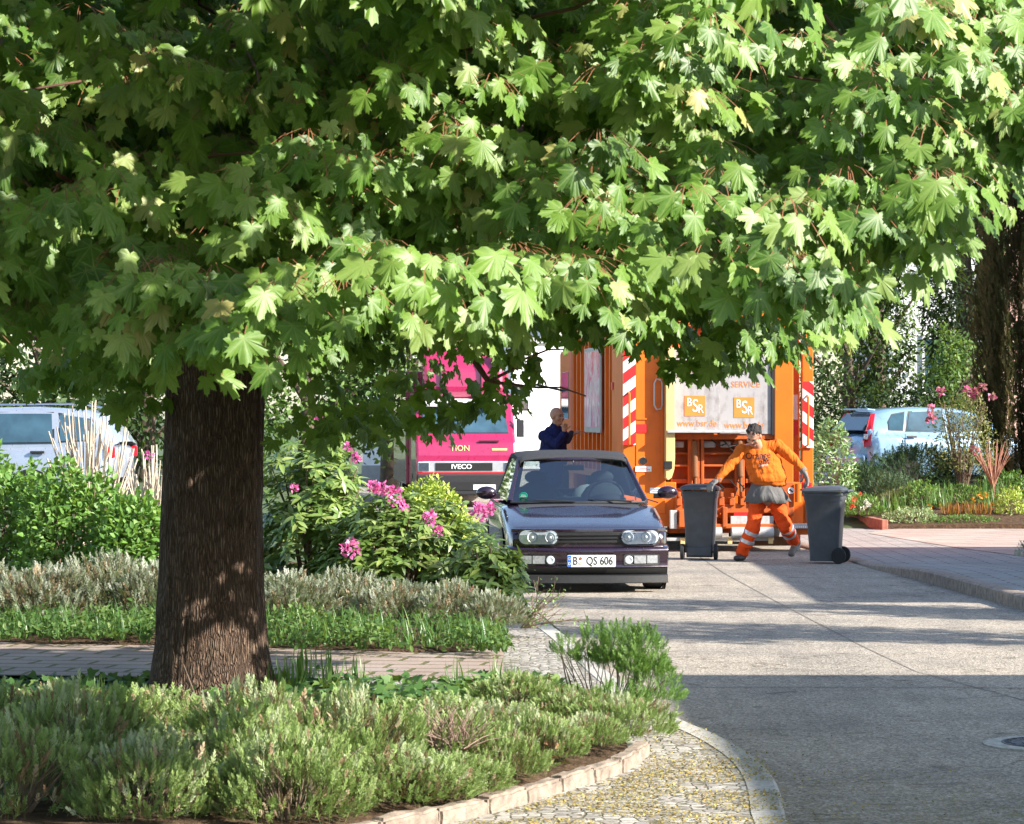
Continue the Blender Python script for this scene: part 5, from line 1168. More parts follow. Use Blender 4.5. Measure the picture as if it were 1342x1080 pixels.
# body with vertical ribs, framed poster
TB("body", M_or, tbox(-1.24, 1.24, 1.45, 6.7, .95, 3.15), bevel=.02)
mb = MB(); 
for s in (-1, 1):
    for y in np.arange(1.5, 6.7, .52): mb.box((s * 1.262, y, 2.05), (.05, .09, 2.15))
    mb.box((s * 1.262, 4.1, .98), (.06, 5.2, .10)); mb.box((s * 1.262, 4.1, 3.10), (.06, 5.2, .10))
mb.build("body_rib", M_or, T, bevel=.008)
TB("seal_gap", M_black, tbox(-1.2, 1.2, 1.3, 1.45, 1.0, 3.1))
def poster_mat():
    a = NT("poster_reflection"); co = a.coord(sc3=(1, .8, .5)); f = a.noise(co, 2.3, 5, .6, 1.2); a.base(a.ramp(f, [(.34, (.75, .08, .16)), (.45, (.85, .35, .50)), (.52, (.85, .80, .80)), (.60, (.85, .30, .45)), (.7, (.80, .12, .2))])); a.set(Roughness=.2, Specular_IOR_Level=.3); return a.m  # pink and white paint the magenta van and sky reflected here
pf = TB("poster_frame", M_steel, tbox(-1.315, -1.285, 2.35, 4.35, 1.56, 2.78), bevel=.01); TB("poster", poster_mat(), tbox(-1.322, -1.316, 2.46, 4.24, 1.64, 2.72), par=pf)
TB("reflector_strip", M_redp, tbox(-1.268, -1.262, 6.5, 6.72, 1.2, 2.9)); TB("side_plate", M_redp, tbox(-1.30, -1.29, 1.02, 1.2, tz(510), tz(500)))
# cab
TB("cab", M_or, tbox(-1.2, 1.2, 7.0, 9.0, .6, 2.85), bevel=.06); TB("cab_gap", M_dark, tbox(-1.0, 1.0, 6.7, 7.0, .6, 2.6)); TB("side_window", M_dglass, tbox(-1.21, -1.195, 7.6, 8.6, 1.75, 2.5), bevel=.01)
ma = MB(); ma.tube([(-1.2, 8.4, 2.20), (-1.6, 8.7, 2.30), (-1.82, 8.7, 2.28)], .02, 6); ma = ma.build("mirror_arm", M_black, T, smooth=True)
for z0, z1 in ((2.06, 2.24), (1.84, 2.02)):
    m_ = TB("mirror", M_blackp, tbox(-1.93, -1.74, 8.66, 8.74, z0 + .04, z1 + .04), bevel=.02); TB("mirror_glass", M_chrome, tbox(-1.915, -1.755, 8.655, 8.659, z0 + .06, z1 + .02), par=m_)
for y in (2.4, 3.7, 7.7):
    for s in (-1, 1): wheel(T, 1.02 * s, y, .50, .34, s, M_or)

# ---------------------------------------------------------------- wheelie bins
M_bin = simple("anthracite_bin_plastic", (.055, .062, .070), .42, var=.18, scale=8, spec=.45, bump=.12, bscale=120)
def wheelie(label, loc, rz):
    b = empty("wheelie_bin", label, "bin", loc, rz); b["group"] = "wheelie bins handled by the refuse worker"
    sec = [(.03, .175, .20, -.20), (.12, .178, .205, -.20), (.45, .198, .225, -.23), (.76, .216, .25, -.26), (.775, .225, .262, -.27), (.82, .228, .265, -.275), (.83, .235, .275, -.28), (.86, .235, .275, -.28)]
    rows = []
    for z, hx, yb, yf in sec:
        r_ = .035; p = []
        for cx, cy, a0 in ((hx - r_, yb - r_, 0), (-hx + r_, yb - r_, 90), (-hx + r_, yf + r_, 180), (hx - r_, yf + r_, 270)):
            p += [(cx + r_ * math.cos(R(a0 + 30 * k)), cy + r_ * math.sin(R(a0 + 30 * k)), z) for k in range(4)]
        rows.append(p)
    mb = MB(); mb.grid(rows, closed=True); mb.add(rows[0], [tuple(range(len(rows[0])))]); bod = mb.build("body", M_bin, b, smooth=True, angle=35)
    mb = MB(); lid = []
    for z, g_ in ((.862, .012), (.885, .016), (.905, .0), (.925, -.05), (.938, -.12)):
        p = []; hx, yb, yf, r_ = .24 + g_, .275 + g_ * .8, -.29 - g_, .05
        for cx, cy, a0 in ((hx - r_, yb - r_, 0), (-hx + r_, yb - r_, 90), (-hx + r_, yf + r_, 180), (hx - r_, yf + r_, 270)):
            p += [(cx + r_ * math.cos(R(a0 + 30 * k)), cy + r_ * math.sin(R(a0 + 30 * k)), z + .012 * (cy > 0)) for k in range(4)]
        lid.append(p)
    mb.grid(lid, closed=True); mb.add(lid[-1], [tuple(range(16))]); mb.add(lid[0], [tuple(range(15, -1, -1))]); l = mb.build("lid", M_bin, b, smooth=True, angle=35)
    MB().tube([(-.12, -.30, .90), (-.10, -.335, .895), (.10, -.335, .895), (.12, -.30, .90)], .012, 6).build("lid_grip", M_bin, l, smooth=True)
    MB().tube([(-.20, .26, .86), (-.205, .34, .885), (-.17, .355, .89), (.17, .355, .89), (.205, .34, .885), (.20, .26, .86)], .016, 8).tube([(-.06, .27, .87), (-.06, .35, .888)], .013, 6).tube([(.06, .27, .87), (.06, .35, .888)], .013, 6).build("handle", M_bin, b, smooth=True)
    MB().tube([(-.22, .215, .10), (.22, .215, .10)], .012, 8).build("axle", M_black, b, smooth=True); MB().box((0, .20, .10), (.34, .07, .11)).build("axle_housing", M_bin, b, bevel=.01)
    for s in (-1, 1):
        M = Matrix.Translation((.225 * s, .215, .10)) @ Matrix.Rotation(R(90) * s, 4, 'Y')
        w = MB().lathe([(.06, -.025), (.092, -.025), (.10, -.018), (.10, .018), (.092, .025), (.062, .025)], 28, M).build("wheel", M_rub, b, smooth=True); mb = MB().lathe([(.001, .012), (.02, .022), (.022, .006), (.055, .006), (.062, .024), (.064, -.02), (.001, -.02)], 24, M)
        for k in range(6): mb.box((.038, 0, .010), (.04, .010, .010), M=M @ Matrix.Rotation(k * R(60), 4, 'Z'))
        mb.build("hub", simple("grey_hub", (.11, .11, .12), .5), w, smooth=True)
    b.scale = (.93, .88, 1); return b
D1 = 38.2; wheelie("dark grey wheelie bin left of the worker, gripped by his hand, wheels towards the camera", ((919 - 671) / F * D1, D1 + .15, 0), R(180 - 9))
D2 = 37.2; wheelie("dark grey wheelie bin right of the worker, side-on with its handle pointing at the kerb", ((1083 - 671) / F * D2, D2 + .1, 0), R(-90 - 14))
# ---------------------------------------------------------------- people
def skinm(name, col):
    a = NT(name); co = a.coord(); a.base(a.ramp(a.noise(co, 30, 4), [(.3, tuple(x * .85 for x in col)), (.7, tuple(min(1, x * 1.1) for x in col))])); a.set(Roughness=.55, Subsurface_Weight=.08); a.b.inputs["Subsurface Radius"].default_value = (.02, .008, .004); return a.m
M_skin = skinm("skin", (.48, .24, .155)); M_skin2 = skinm("skin_tanned", (.36, .17, .10)); M_hair = simple("dark_hair", (.020, .014, .011), .75, var=.4, scale=60, bump=.6, bscale=160); M_lips = simple("lips", (.35, .10, .08), .5)
def cloth(name, col, var=.1, rough=.85, folds=.7):
    a = NT(name); co = a.coord(); a.base(a.ramp(a.noise(co, 5, 4), [(.3, tuple(x * (1 - var) for x in col)), (.7, tuple(min(1, x * (1 + var)) for x in col))])); a.set(Roughness=rough, Specular_IOR_Level=.2)
    h = a.math('ADD', a.noise(a.coord(sc3=(1, 1, .5)), 7, 3, .5, 1.5), a.math('MULTIPLY', a.noise(co, 260, 2), .03)); a.bump(h, folds, .06); return a.m
M_sweat = cloth("orange_sweatshirt", (.60, .125, .012)); M_hivis = cloth("hi_vis_orange_trousers", (.88, .085, .012)); M_apron = cloth("grey_work_apron", (.12, .115, .11)); M_glove = cloth("grey_glove", (.17, .16, .15), .3); M_boot = simple("work_boot", (.045, .04, .038), .6, var=.3, scale=20); M_strip = simple("reflective_tape", (.55, .56, .58), .3, metal=.5); M_navy = cloth("navy_jacket", (.010, .013, .06)); M_jean = cloth("dark_trousers", (.03, .03, .045))
def hull(mb, a, b, ra, rb, n=14):
    """tapered limb with round ends; radii may be (x, y, z)"""
    a, b = Vector(a), Vector(b); mb.ball(a, ra, n); mb.ball(b, rb, n)
    f = lambda r: r if not hasattr(r, "__len__") else (r[0] + r[1]) / 2
    m = max(3, int((b - a).length / (min(f(ra), f(rb)) * .5)) + 1); t3 = lambda r: Vector(r) if hasattr(r, "__len__") else Vector((r, r, r))
    for i in range(1, m): t = i / m; mb.ball(a.lerp(b, t), tuple(t3(ra).lerp(t3(rb), t)), n)
def fuse(mb, name, mat, parent, vox=.012, sm=6, fac=.6, wrinkle=0, axis=(1, 1, 1)):
    o = mb.build(name, mat, None); md = o.modifiers.new("r", 'REMESH'); md.mode = 'VOXEL'; md.voxel_size = vox; md.use_smooth_shade = True
    md = o.modifiers.new("s", 'SMOOTH'); md.iterations = sm; md.factor = fac; bake(o); o.parent = parent
    if wrinkle:
        for v, nn in zip(o.data.vertices, [v.normal.copy() for v in o.data.vertices]):
            q = Vector((v.co.x * axis[0], v.co.y * axis[1], v.co.z * axis[2])); w = noise.noise(q * 9 + Vector((3, 0, 0))); v.co += nn * wrinkle * ((1 - 2.2 * abs(w)) - .4 + .5 * noise.noise(q * 20))
    return o
def hand(mb, wrist, d, pn, curl, s=1.0, thumb=1, spread=.10, r=.0095):
    """wrist point, pointing direction d, palm normal pn, curl per joint; five fingers grow from the palm"""
    w = Vector(wrist); d = Vector(d).normalized(); pn = Vector(pn); pn = (pn - d * pn.dot(d)).normalized(); sd = d.cross(pn)
    hull(mb, w, w + d * .05 * s, .026 * s, .028 * s, 10)
    for k in range(4): 
        base = w + d * .085 * s + sd * (k - 1.5) * .021 * s; hull(mb, w + d * .03 * s + sd * (k - 1.5) * .012 * s, base, .019 * s, .0135 * s, 8)
    for k, L in enumerate((.036, .042, .040, .031)):
        p = w + d * .085 * s + sd * (k - 1.5) * .021 * s; dd = (d + sd * (k - 1.5) * spread).normalized(); c = curl[k] if hasattr(curl, "__len__") else curl
        for j in range(3):
            dd = (dd * math.cos(c) + pn * math.sin(c)).normalized(); q = p + dd * L * s * (1 - .18 * j); hull(mb, p, q, r * s * (1.12 - .1 * j), r * s * (1.02 - .12 * j), 8); p = q
    p = w + d * .03 * s + sd * thumb * -.028 * s; dd = (d * .7 + sd * thumb * -.7 + pn * .35).normalized()
    for L in (.035, .03, .025): q = p + dd * L * s; hull(mb, p, q, .012 * s, .0105 * s, 8); p = q; dd = (dd + pn * .4 + d * .15).normalized()
def head(root, c, fwd, up, s, skin_mb, hair_mat=None, bald=False):
    """adds the skull, nose, ears, brow, chin to skin_mb; returns eyes, lips and hair as separate parts"""
    f = Vector(fwd).normalized(); u = Vector(up); u = (u - f * u.dot(f)).normalized(); sd = f.cross(u); c = Vector(c); P = lambda a, b, d: c + sd * a * s + f * b * s + u * d * s
    Mh = Matrix((sd, f, u)).transposed().to_4x4(); Mh.translation = c
    def e(p, r): mbt = MB().ball((0, 0, 0), tuple(x * s for x in r), 14, Matrix.Translation(P(*p)) @ Mh.to_3x3().to_4x4()); skin_mb.add(mbt.v, mbt.f)
    e((0, -.012, .03), (.078, .098, .092)); e((0, .02, -.03), (.062, .072, .075)); e((0, .055, -.085), (.036, .032, .030)); e((0, .092, -.02), (.014, .022, .022)); e((0, .078, .005), (.011, .02, .03)); e((0, .075, .032), (.052, .02, .014))
    for q in (-1, 1): e((q * .042, .055, -.03), (.028, .028, .03)); e((q * .080, -.005, -.005), (.012, .022, .034))
    e((0, .080, -.058), (.026, .014, .012))
    o = MB()
    for q in (-1, 1): o.ball(P(q * .030, .080, .008), .008 * s, 8)
    o.build("eye", M_black, root, smooth=True)
    for q in (-1, 1): pass
    b = MB(); 
    for q in (-1, 1): b.tube([P(q * .014, .092, .026), P(q * .032, .090, .032), P(q * .050, .078, .026)], .0032 * s, 6)
    b.build("eyebrow", M_hair, root, smooth=True); MB().tube([P(-.022, .088, -.056), P(0, .095, -.054), P(.022, .088, -.056)], [.003 * s, .006 * s, .003 * s], 6).build("mouth", M_lips, root, smooth=True)
    if hair_mat:
        hb = MB(); g = random.Random(4)
        def he(p, r): t = MB().ball((0, 0, 0), tuple(x * s for x in r), 12, Matrix.Translation(P(*p)) @ Mh.to_3x3().to_4x4()); hb.add(t.v, t.f)
        he((0, -.026, .046), (.083, .097, .086)); he((0, -.055, .0), (.077, .060, .072)); he((.0, .020, .080), (.060, .045, .026))
        for k in range(26):
            a = g.uniform(-1.4, 1.4); he((.066 * math.sin(a), -.02 + g.uniform(-.06, .06), .072 + .035 * math.cos(a) + g.uniform(-.01, .008)), (.018, .022, .012))
        fuse(hb, "hair", hair_mat, root, .006, 2, wrinkle=.010, axis=(4, 4, 1.5))

# --- refuse worker stepping between two bins
WD = 37.9
def W(px, py, d=0): return at(px, py, WD) + Vector((0, d, 0)) - Vector(at(990, HY, WD)) + Vector((0, 0, CH))
w0 = at(990, HY, WD)
wk = empty("person", "man in orange sweatshirt and hi-vis orange trousers stepping between two wheelie bins", "person", (w0.x, WD, 0))
def K(px, py, d=0): v = at(px, py, WD); return Vector((v.x - w0.x, d, v.z))
shL, elL, wrL, haL = K(972, 590, -.02), K(954, 611, -.10), K(940, 628, -.16), K(934, 634, -.2)
shR, elR, wrR = K(1018, 583, 0), K(1038, 601, -.10), K(1052, 617, -.16)
hipL, knL, anL = K(993, 657, 0), K(986, 692, -.08), K(973, 727, .02)
hipR, knR, anR = K(1018, 657, .0), K(1028, 689, -.06), K(1044, 712, .30)
hd = K(986, 571, -.24)
sk = MB(); head(wk, hd, (-.34, -.62, -.70), (-.05, -.6, 1), 1.08, sk, M_hair)
hull(sk, hd + Vector((.0, .08, -.02)), K(996, 590, -.03), .062, .068)
hull(sk, K(996, 595, 0), K(1006, 640, .0), (.19, .12, .12), (.17, .13, .12)); hull(sk, K(975, 590, 0), K(1016, 586, 0), .075, .075); hull(sk, K(998, 652, 0), K(1014, 652, 0), .11, .11)
for a, b, c in ((shL, elL, wrL), (shR, elR, wrR)): hull(sk, a, b, .055, .042); hull(sk, b, c, .042, .028)
hand(sk, wrL, (-.75, -.25, -.5), (-.1, .3, -1), (.35, .4, .45, .5), 1.05, 1); hand(sk, wrR, (.35, -.2, -1), (-1, -.2, 0), (.25, .32, .38, .45), 1.05, -1)
for a, b, c in ((hipL, knL, anL), (hipR, knR, anR)): hull(sk, a, b, .085, .055); hull(sk, b, c, .055, .038)
hull(sk, anL, K(965, 733, -.08), .04, .03); hull(sk, anR, K(1040, 728, .22), .04, .03)
fuse(sk, "body", M_skin, wk, .009, 3)
b = MB()      # sweatshirt
hull(b, K(990, 590, -.02), K(1000, 606, -.03), (.17, .11, .08), (.24, .15, .12)); hull(b, K(1000, 606, -.03), K(1006, 626, -.05), (.24, .15, .12), (.24, .185, .11)); b.ball(K(1008, 634, -.03), (.215, .165, .05), 16)
hull(b, K(976, 591, 0), K(1017, 585, 0), .085, .088); hull(b, shL, elL, .080, .060); hull(b, elL, wrL, .060, .044); hull(b, shR, elR, .082, .064); hull(b, elR, wrR, .064, .046)
b.ball(elL + Vector((.02, 0, -.01)), .061, 10).ball(elR + Vector((.01, 0, -.01)), .065, 10); hull(b, K(996, 583, -.03), K(997, 590, -.02), .078, .10)
sw = fuse(b, "sweatshirt", M_sweat, wk, .011, 3, wrinkle=.009, axis=(1.3, 1, .8))
from mathutils.bvhtree import BVHTree
def drape(root_obj, txt, size, mat, p, rot=0, sx=1, push=.004):
    """lettering laid on the curved cloth by casting each vertex onto it"""
    o = text(txt, size, mat, parent=None, M=Matrix.Translation(p) @ Matrix.Rotation(rot, 4, 'Y') @ FACE_CAM, ext=.0005, sx=sx)
    bm = bmesh.new(); bm.from_mesh(o.data); bmesh.ops.subdivide_edges(bm, edges=[e for e in bm.edges if e.calc_length() > .01], cuts=2); tr = BVHTree.FromPolygons([v.co for v in root_obj.data.vertices], [tuple(f.vertices) for f in root_obj.data.polygons])
    for v in bm.verts:
        h = tr.ray_cast(Vector((v.co.x, -2, v.co.z)), Vector((0, 1, 0)))
        if h[0]: v.co.y = h[0].y - push
    bm.to_mesh(o.data); bm.free(); o.parent = root_obj; return o
drape(sw, "Orange", .115, M_jean, K(992.5, 597, -.3), R(-4), .9); drape(sw, "abt", .105, M_jean, K(1000.5, 604.5, -.3), R(-6), .95); drape(sw, "service", .05, M_jean, K(997, 601, -.3), R(-5)); drape(sw, "berlin", .045, M_white, K(999, 609.5, -.3), R(-4), 1.1)
b = MB()      # trousers
hull(b, K(996, 650, 0), K(1015, 650, 0), (.13, .125, .10), (.13, .125, .10)); hull(b, K(994, 656, 0), knL, .112, .084); hull(b, knL, anL + Vector((0, 0, .03)), .090, .082); hull(b, K(1016, 656, 0), knR, .112, .086); hull(b, knR, anR + Vector((-.01, 0, .02)), .092, .078)
tr_ = fuse(b, "trousers", M_hivis, wk, .011, 3, wrinkle=.013, axis=(.8, .8, 1.5))
def tape(a, c, t, r): 
    p = a.lerp(c, t); d = (c - a).normalized(); M = Matrix.Translation(p) @ d.to_track_quat('Z', 'Y').to_matrix().to_4x4(); tvs_ = BVHTree.FromPolygons([v.co for v in tr_.data.vertices], [tuple(f.vertices) for f in tr_.data.polygons])
    mb = MB(); rows = []
    for z in (-.024, -.008, .008, .024):
        row = []
        for k in range(32):
            w_ = 2 * math.pi * k / 32; dirv = M.to_3x3() @ Vector((math.cos(w_), math.sin(w_), 0)); o_ = M @ Vector((0, 0, z)); h = tvs_.ray_cast(o_ + dirv * .2, -dirv, .25); rr = (h[0] - o_).length if h[0] else r; row.append(o_ + dirv * (min(rr, r * 1.2) + .005))
        rows.append(row)
    mb.grid(rows, closed=True); mb.build("reflective_band", M_strip, tr_, smooth=True)
for t in (.15, .47): tape(knL, anL, t, .095); tape(knR, anR, t - .03, .095)
# apron: a short flared skirt of stiff cloth
mb = MB(); rows = []
for py, cx, hw, dp in ((633, 1004, .175, .165), (640, 1004, .20, .19), (649, 1005, .245, .215), (658.5, 1006, .285, .235)):
    row = []
    for k in range(34):
        w_ = math.pi + math.pi * k / 33 * 1.0; c_ = K(cx, py, 0); fl = 1 + .05 * math.sin(k * 1.1) * (py - 630) / 28
        row.append(c_ + Vector((math.cos(w_) * hw * fl, math.sin(w_) * dp * fl, .012 * math.sin(k * .5) * (py - 633) / 25)))
    rows.append(row)
mb.grid(rows); mb.build("apron", M_apron, wk, smooth=True, solid=.008)
# gloves over the hands
b = MB(); hull(b, elL.lerp(wrL, .93), wrL, .044, .040); hand(b, wrL, (-.75, -.25, -.5), (-.1, .3, -1), (.35, .4, .45, .5), 1.12, 1, r=.0125); fuse(b, "glove", M_glove, wk, .007, 2, .5)
b = MB(); hull(b, elR.lerp(wrR, .93), wrR, .050, .046); hand(b, wrR, (.35, -.2, -1), (-1, -.2, 0), (.25, .32, .38, .45), 1.22, -1, r=.0135); fuse(b, "glove", M_glove, wk, .007, 2, .5)
# boots
b = MB(); hull(b, anL + Vector((0, .02, -.0)), Vector((anL.x, .03, .055)), .055, .055); hull(b, Vector((anL.x, .03, .045)), Vector((anL.x - .075, -.14, .040)), (.052, .052, .042), (.050, .050, .036)); b.ball((anL.x, .04, .035), (.05, .05, .03), 10); fuse(b, "boot", M_boot, wk, .008, 3)
toe = K(1039, 727, .20); heel = K(1048, 712, .36); b = MB(); hull(b, anR + Vector((0, 0, .02)), heel, .055, .050); hull(b, heel + Vector((-.01, -.02, -.01)), toe, (.050, .048, .048), (.048, .045, .036)); bo = fuse(b, "boot", simple("pale_boot", (.16, .15, .14), .7, var=.3, scale=20), wk, .008, 3)  # trailing boot in a paler grey than the standing one

# --- bald man beside the lorry
BD = 42.6; c0 = at(727, HY, BD)
bm_ = empty("person", "bald man in navy jacket raising a finger beside the orange lorry's cab", "person", (c0.x, BD, 0))
def B(px, py, d=0): v = at(px, py, BD); return Vector((v.x - c0.x, d, v.z))
hd = B(730, 546, 0); sk = MB(); head(bm_, hd, (.72, -.66, -.05), (0, 0, 1), 1.06, sk, None)
hull(sk, hd + Vector((-.01, .02, -.07)), B(727, 562, .02), .058, .065); hull(sk, B(726, 572, 0), B(725, 620, 0), (.12, .09, .08), (.14, .10, .1)); shl, shr = B(713, 572, -.05), B(738, 571, .10)
hull(sk, shl, shr, .065, .065); el1, wr1 = B(729, 582, -.24), B(739, 566, -.22); hull(sk, shl, el1, .05, .04); hull(sk, el1, wr1, .04, .028); hand(sk, wr1, (.05, 0, 1), (.2, -1, 0), (.05, .9, 1.0, 1.1), 1.0, -1)
el2, wr2 = B(743, 577, .12), B(752, 568, .18); hull(sk, shr, el2, .05, .04); hull(sk, el2, wr2, .04, .028); hand(sk, wr2, (1, .1, .3), (0, 0, -1), .3)
for s in (-1, 1): hull(sk, Vector((s * .10, 0, .98)), Vector((s * .11, -.02, .52)), .085, .055); hull(sk, Vector((s * .11, -.02, .52)), Vector((s * .11, .02, .1)), .055, .04); hull(sk, Vector((s * .11, .02, .06)), Vector((s * .12, -.14, .04)), .04, .032)
fuse(sk, "body", M_skin2, bm_, .009, 3)
b = MB(); hull(b, B(726, 574, 0), B(725, 590, 0), (.18, .13, .1), (.20, .145, .1)); hull(b, B(725, 590, 0), B(725, 632, 0), (.20, .145, .1), (.195, .15, .1)); hull(b, shl, shr, .085, .085); hull(b, shl, el1, .080, .062); hull(b, el1, wr1 + Vector((-.01, 0, -.03)), .062, .045); hull(b, B(727, 560, .02), B(727, 569, .01), .072, .115); hull(b, B(722, 568, .01), B(733, 568, .03), .10, .10); fuse(b, "jacket", M_navy, bm_, .011, 3, wrinkle=.012)
b = MB(); hull(b, shr, el2, .078, .060); hull(b, el2, wr2 + Vector((-.03, 0, 0)), .060, .044); fuse(b, "dark_sleeve", M_jean, bm_, .010, 3)
b = MB()
for s in (-1, 1): hull(b, Vector((s * .09, 0, .98)), Vector((s * .11, -.02, .52)), .115, .085); hull(b, Vector((s * .11, -.02, .52)), Vector((s * .11, .02, .13)), .085, .07)
fuse(b, "trousers", M_jean, bm_, .012, 3)
b = MB()
for s in (-1, 1): hull(b, Vector((s * .11, .03, .06)), Vector((s * .12, -.15, .045)), (.05, .05, .05), (.045, .05, .035))
fuse(b, "shoe", M_boot, bm_, .009, 3)
# ---------------------------------------------------------------- garden on the right
mb = MB(); gx = lambda y: (at(1112, 0, y)[0] if y > 50 else at(1112 + (50 - y) * 20, 0, y)[0])
sheet("garden_bed", lambda y: (gx(y), 20), [47.69] + fr(47.7, 66, 24), .16, M_soil, 20, lambda x, y: rise(x, y) - (.2 if y < 47.695 else 0))
M_jun = foliage("juniper_needle", [(.015, .035, .018), (.03, .065, .03), (.06, .10, .05), (.10, .14, .09)], trans=.1, rough=.7, spec=.2)
M_shr = foliage("garden_leaf", [(.04, .09, .02), (.08, .17, .035), (.15, .27, .05), (.26, .36, .10)], trans=.3, rough=.5, spec=.35)
M_olive = foliage("olive_grey_leaf", [(.06, .05, .03), (.10, .10, .05), (.16, .17, .08), (.24, .22, .14)], trans=.2, rough=.7, spec=.2)
M_laur = foliage("laurel_leaf", [(.04, .09, .03), (.10, .20, .06), (.24, .34, .14), (.42, .48, .28)], trans=.2, rough=.35, spec=.6)
M_dk = foliage("dark_tree_leaf", [(.010, .022, .008), (.022, .048, .014), (.045, .085, .024), (.09, .14, .04)], trans=.2, rough=.6, spec=.25)
M_mid = foliage("mid_tree_leaf", [(.03, .06, .015), (.06, .12, .03), (.12, .20, .05), (.22, .30, .08)], trans=.3, rough=.5, spec=.3)
def gz(x, y): return .16 + rise(x, y)
def juniper(lab, px, D, rx_, ry_, h, n, seed, mat=M_jun, size=.13, group="low shrubs in the right garden bed", tb=.5):
    x = at(px, 0, D)[0]; root = empty("juniper_shrub", lab, "shrub", (x, D, gz(x, D) - .02)); r = rng(seed); p, nr = dome(r, n, rx_, ry_, h, inner=.5)
    tv, tf = sprig_t(12, .32, .10, .9, seed); scatter("foliage", tv, tf, p, nr * .9 + r.normal(0, .35, (n, 3)) + [0, 0, .25], r.normal(0, 1, (n, 3)), size * r.uniform(.7, 1.3, n), np.clip(tb + r.normal(0, .2, n), 0, 1), mat, root); stems(root, rx_ * .8, ry_ * .8, h, 10, .01, M_twig, seed); root["group"] = group; return root
juniper("large dark juniper in front of the pale blue hatchback's rear corner", 1135, 51.5, .55, .6, .62, 900, 1)
juniper("dark olive juniper below the middle of the pale blue hatchback", 1195, 52.5, .80, .7, .70, 1400, 2, tb=.38)
juniper("dark juniper under the magnolia at the hatchback's front door", 1262, 52.8, .60, .7, .60, 900, 3, tb=.35)
juniper("grey-green juniper sprawling in front of the dark olive one", 1165, 50.6, .55, .5, .42, 800, 4, tb=.75)
juniper("greyish heather-like mound at the left middle of the right bed", 1185, 49.9, .40, .4, .26, 600, 5, M_olive, .09, tb=.7)
bush("garden_shrub", "fresh green low shrub in the centre of the right garden bed", "shrub", (at(1207, 0, 49.6)[0], 49.6, gz(6.6, 49.6)), .42, .4, .38, 1500, .06, M_shr, 11, w=.4, tb=.5)["group"] = "low shrubs in the right garden bed"
bush("garden_shrub", "green perennial clump with orange flowers left of the small brown sapling", "shrub", (at(1262, 0, 49.8)[0], 49.8, gz(7.3, 49.8)), .5, .4, .28, 1500, .07, M_shr, 12, w=.25, tb=.45, up=.7)["group"] = "low shrubs in the right garden bed"
bush("garden_shrub", "pale variegated cushion at the very front corner of the right garden bed", "shrub", (at(1195, 0, 48.2)[0], 48.2, gz(6.3, 48.2) - .02), .50, .3, .22, 1800, .045, M_laur, 13, w=.4, tb=.72, up=.5)["group"] = "low shrubs in the right garden bed"
bush("garden_shrub", "yellowish green upright shrublet at the right edge of the garden bed", "shrub", (at(1325, 0, 48.6)[0], 48.6, gz(7.9, 48.6)), .26, .25, .42, 700, .06, M_yel, 14, w=.35, tb=.4, up=.6)["group"] = "low shrubs in the right garden bed"
bush("garden_shrub", "dark green leafy clump at the foot of the columnar yew", "shrub", (at(1320, 0, 50.5)[0], 50.5, gz(8.2, 50.5)), .55, .4, .42, 1500, .07, M_shr, 15, w=.4, tb=.3)["group"] = "low shrubs in the right garden bed"
bush("garden_shrub", "green clump with red tulips behind the right-hand wheelie bin", "shrub", (at(1132, 0, 49.3)[0], 49.3, gz(5.6, 49.3)), .36, .35, .30, 1000, .07, M_shr, 16, w=.2, tb=.5, up=.9)["group"] = "low shrubs in the right garden bed"
bush("garden_shrub", "low creeping green mat along the slabs in front of the orange flowers", "shrub", (at(1262, 0, 48.0)[0], 48.0, gz(7.1, 48.0) - .03), .62, .2, .12, 1200, .04, M_shr, 17, w=.4, tb=.4)["group"] = "low shrubs in the right garden bed"
bush("garden_shrub", "pale grey-green tuft on the pavement at the right edge of the frame", "shrub", (at(1350, 0, 36.5)[0], 36.5, .12), .18, .18, .22, 500, .05, M_lavg, 18, w=.2, tb=.8, up=.8)
M_rf = foliage("red_petal", [(.55, .02, .02), (.75, .05, .03)], trans=.3); M_of = foliage("orange_petal", [(.75, .20, .02), (.85, .35, .04)], trans=.3); M_wf = foliage("white_petal", [(.7, .7, .65), (.8, .8, .75)], trans=.3)
k = 0
for mat_, nm, lab, spots in ((M_rf, "red_tulip", "red tulip head", ((1120, 655), (1127, 649), (1118, 663), (1176, 690))), (M_of, "orange_flower", "orange flower head", ((1218, 664), (1276, 655), (1284, 650), (1292, 648), (1322, 651), (1250, 672), (1300, 662))), (M_wf, "white_flower", "white flower head", ((1135, 657), (1131, 667), (1137, 662)))):
    for px, py in spots:
        D = 48.9; petals(None, (0, 0, 0), .035, 18, 100 + k, mat_, .034, name=nm); o = [x for x in C.objects if x.name.startswith(nm)][-1]; o.location = at(px, py, D)
        tag(o, lab + " in the right garden bed", "flower", lab + "s in the right garden bed"); k += 1
tufts("iris_tufts", [(at(px, 0, D)[0], D, gz(at(px, 0, D)[0], D), s) for px, D, s in ((1170, 48.9, .9), (1182, 48.7, 1), (1230, 49.2, 1), (1240, 49, 1.1), (1292, 49.2, 1.2), (1300, 49.0, 1), (1155, 49.4, .8), (1315, 49.3, 1.1), (1215, 48.8, .8))], 18, .42, 9, label="upright grassy blades among the flowers of the right bed", w=.05)
tufts("rust_tufts", [(at(px, 0, 48.5)[0], 48.5, gz(at(px, 0, 48.5)[0], 48.5), 1) for px in range(1240, 1300, 7)], 18, .22, 10, mat=foliage("rusty_blade", [(.25, .06, .02), (.35, .12, .03), (.2, .2, .05)]), label="rust coloured low tufts beside the slabs", w=.07)
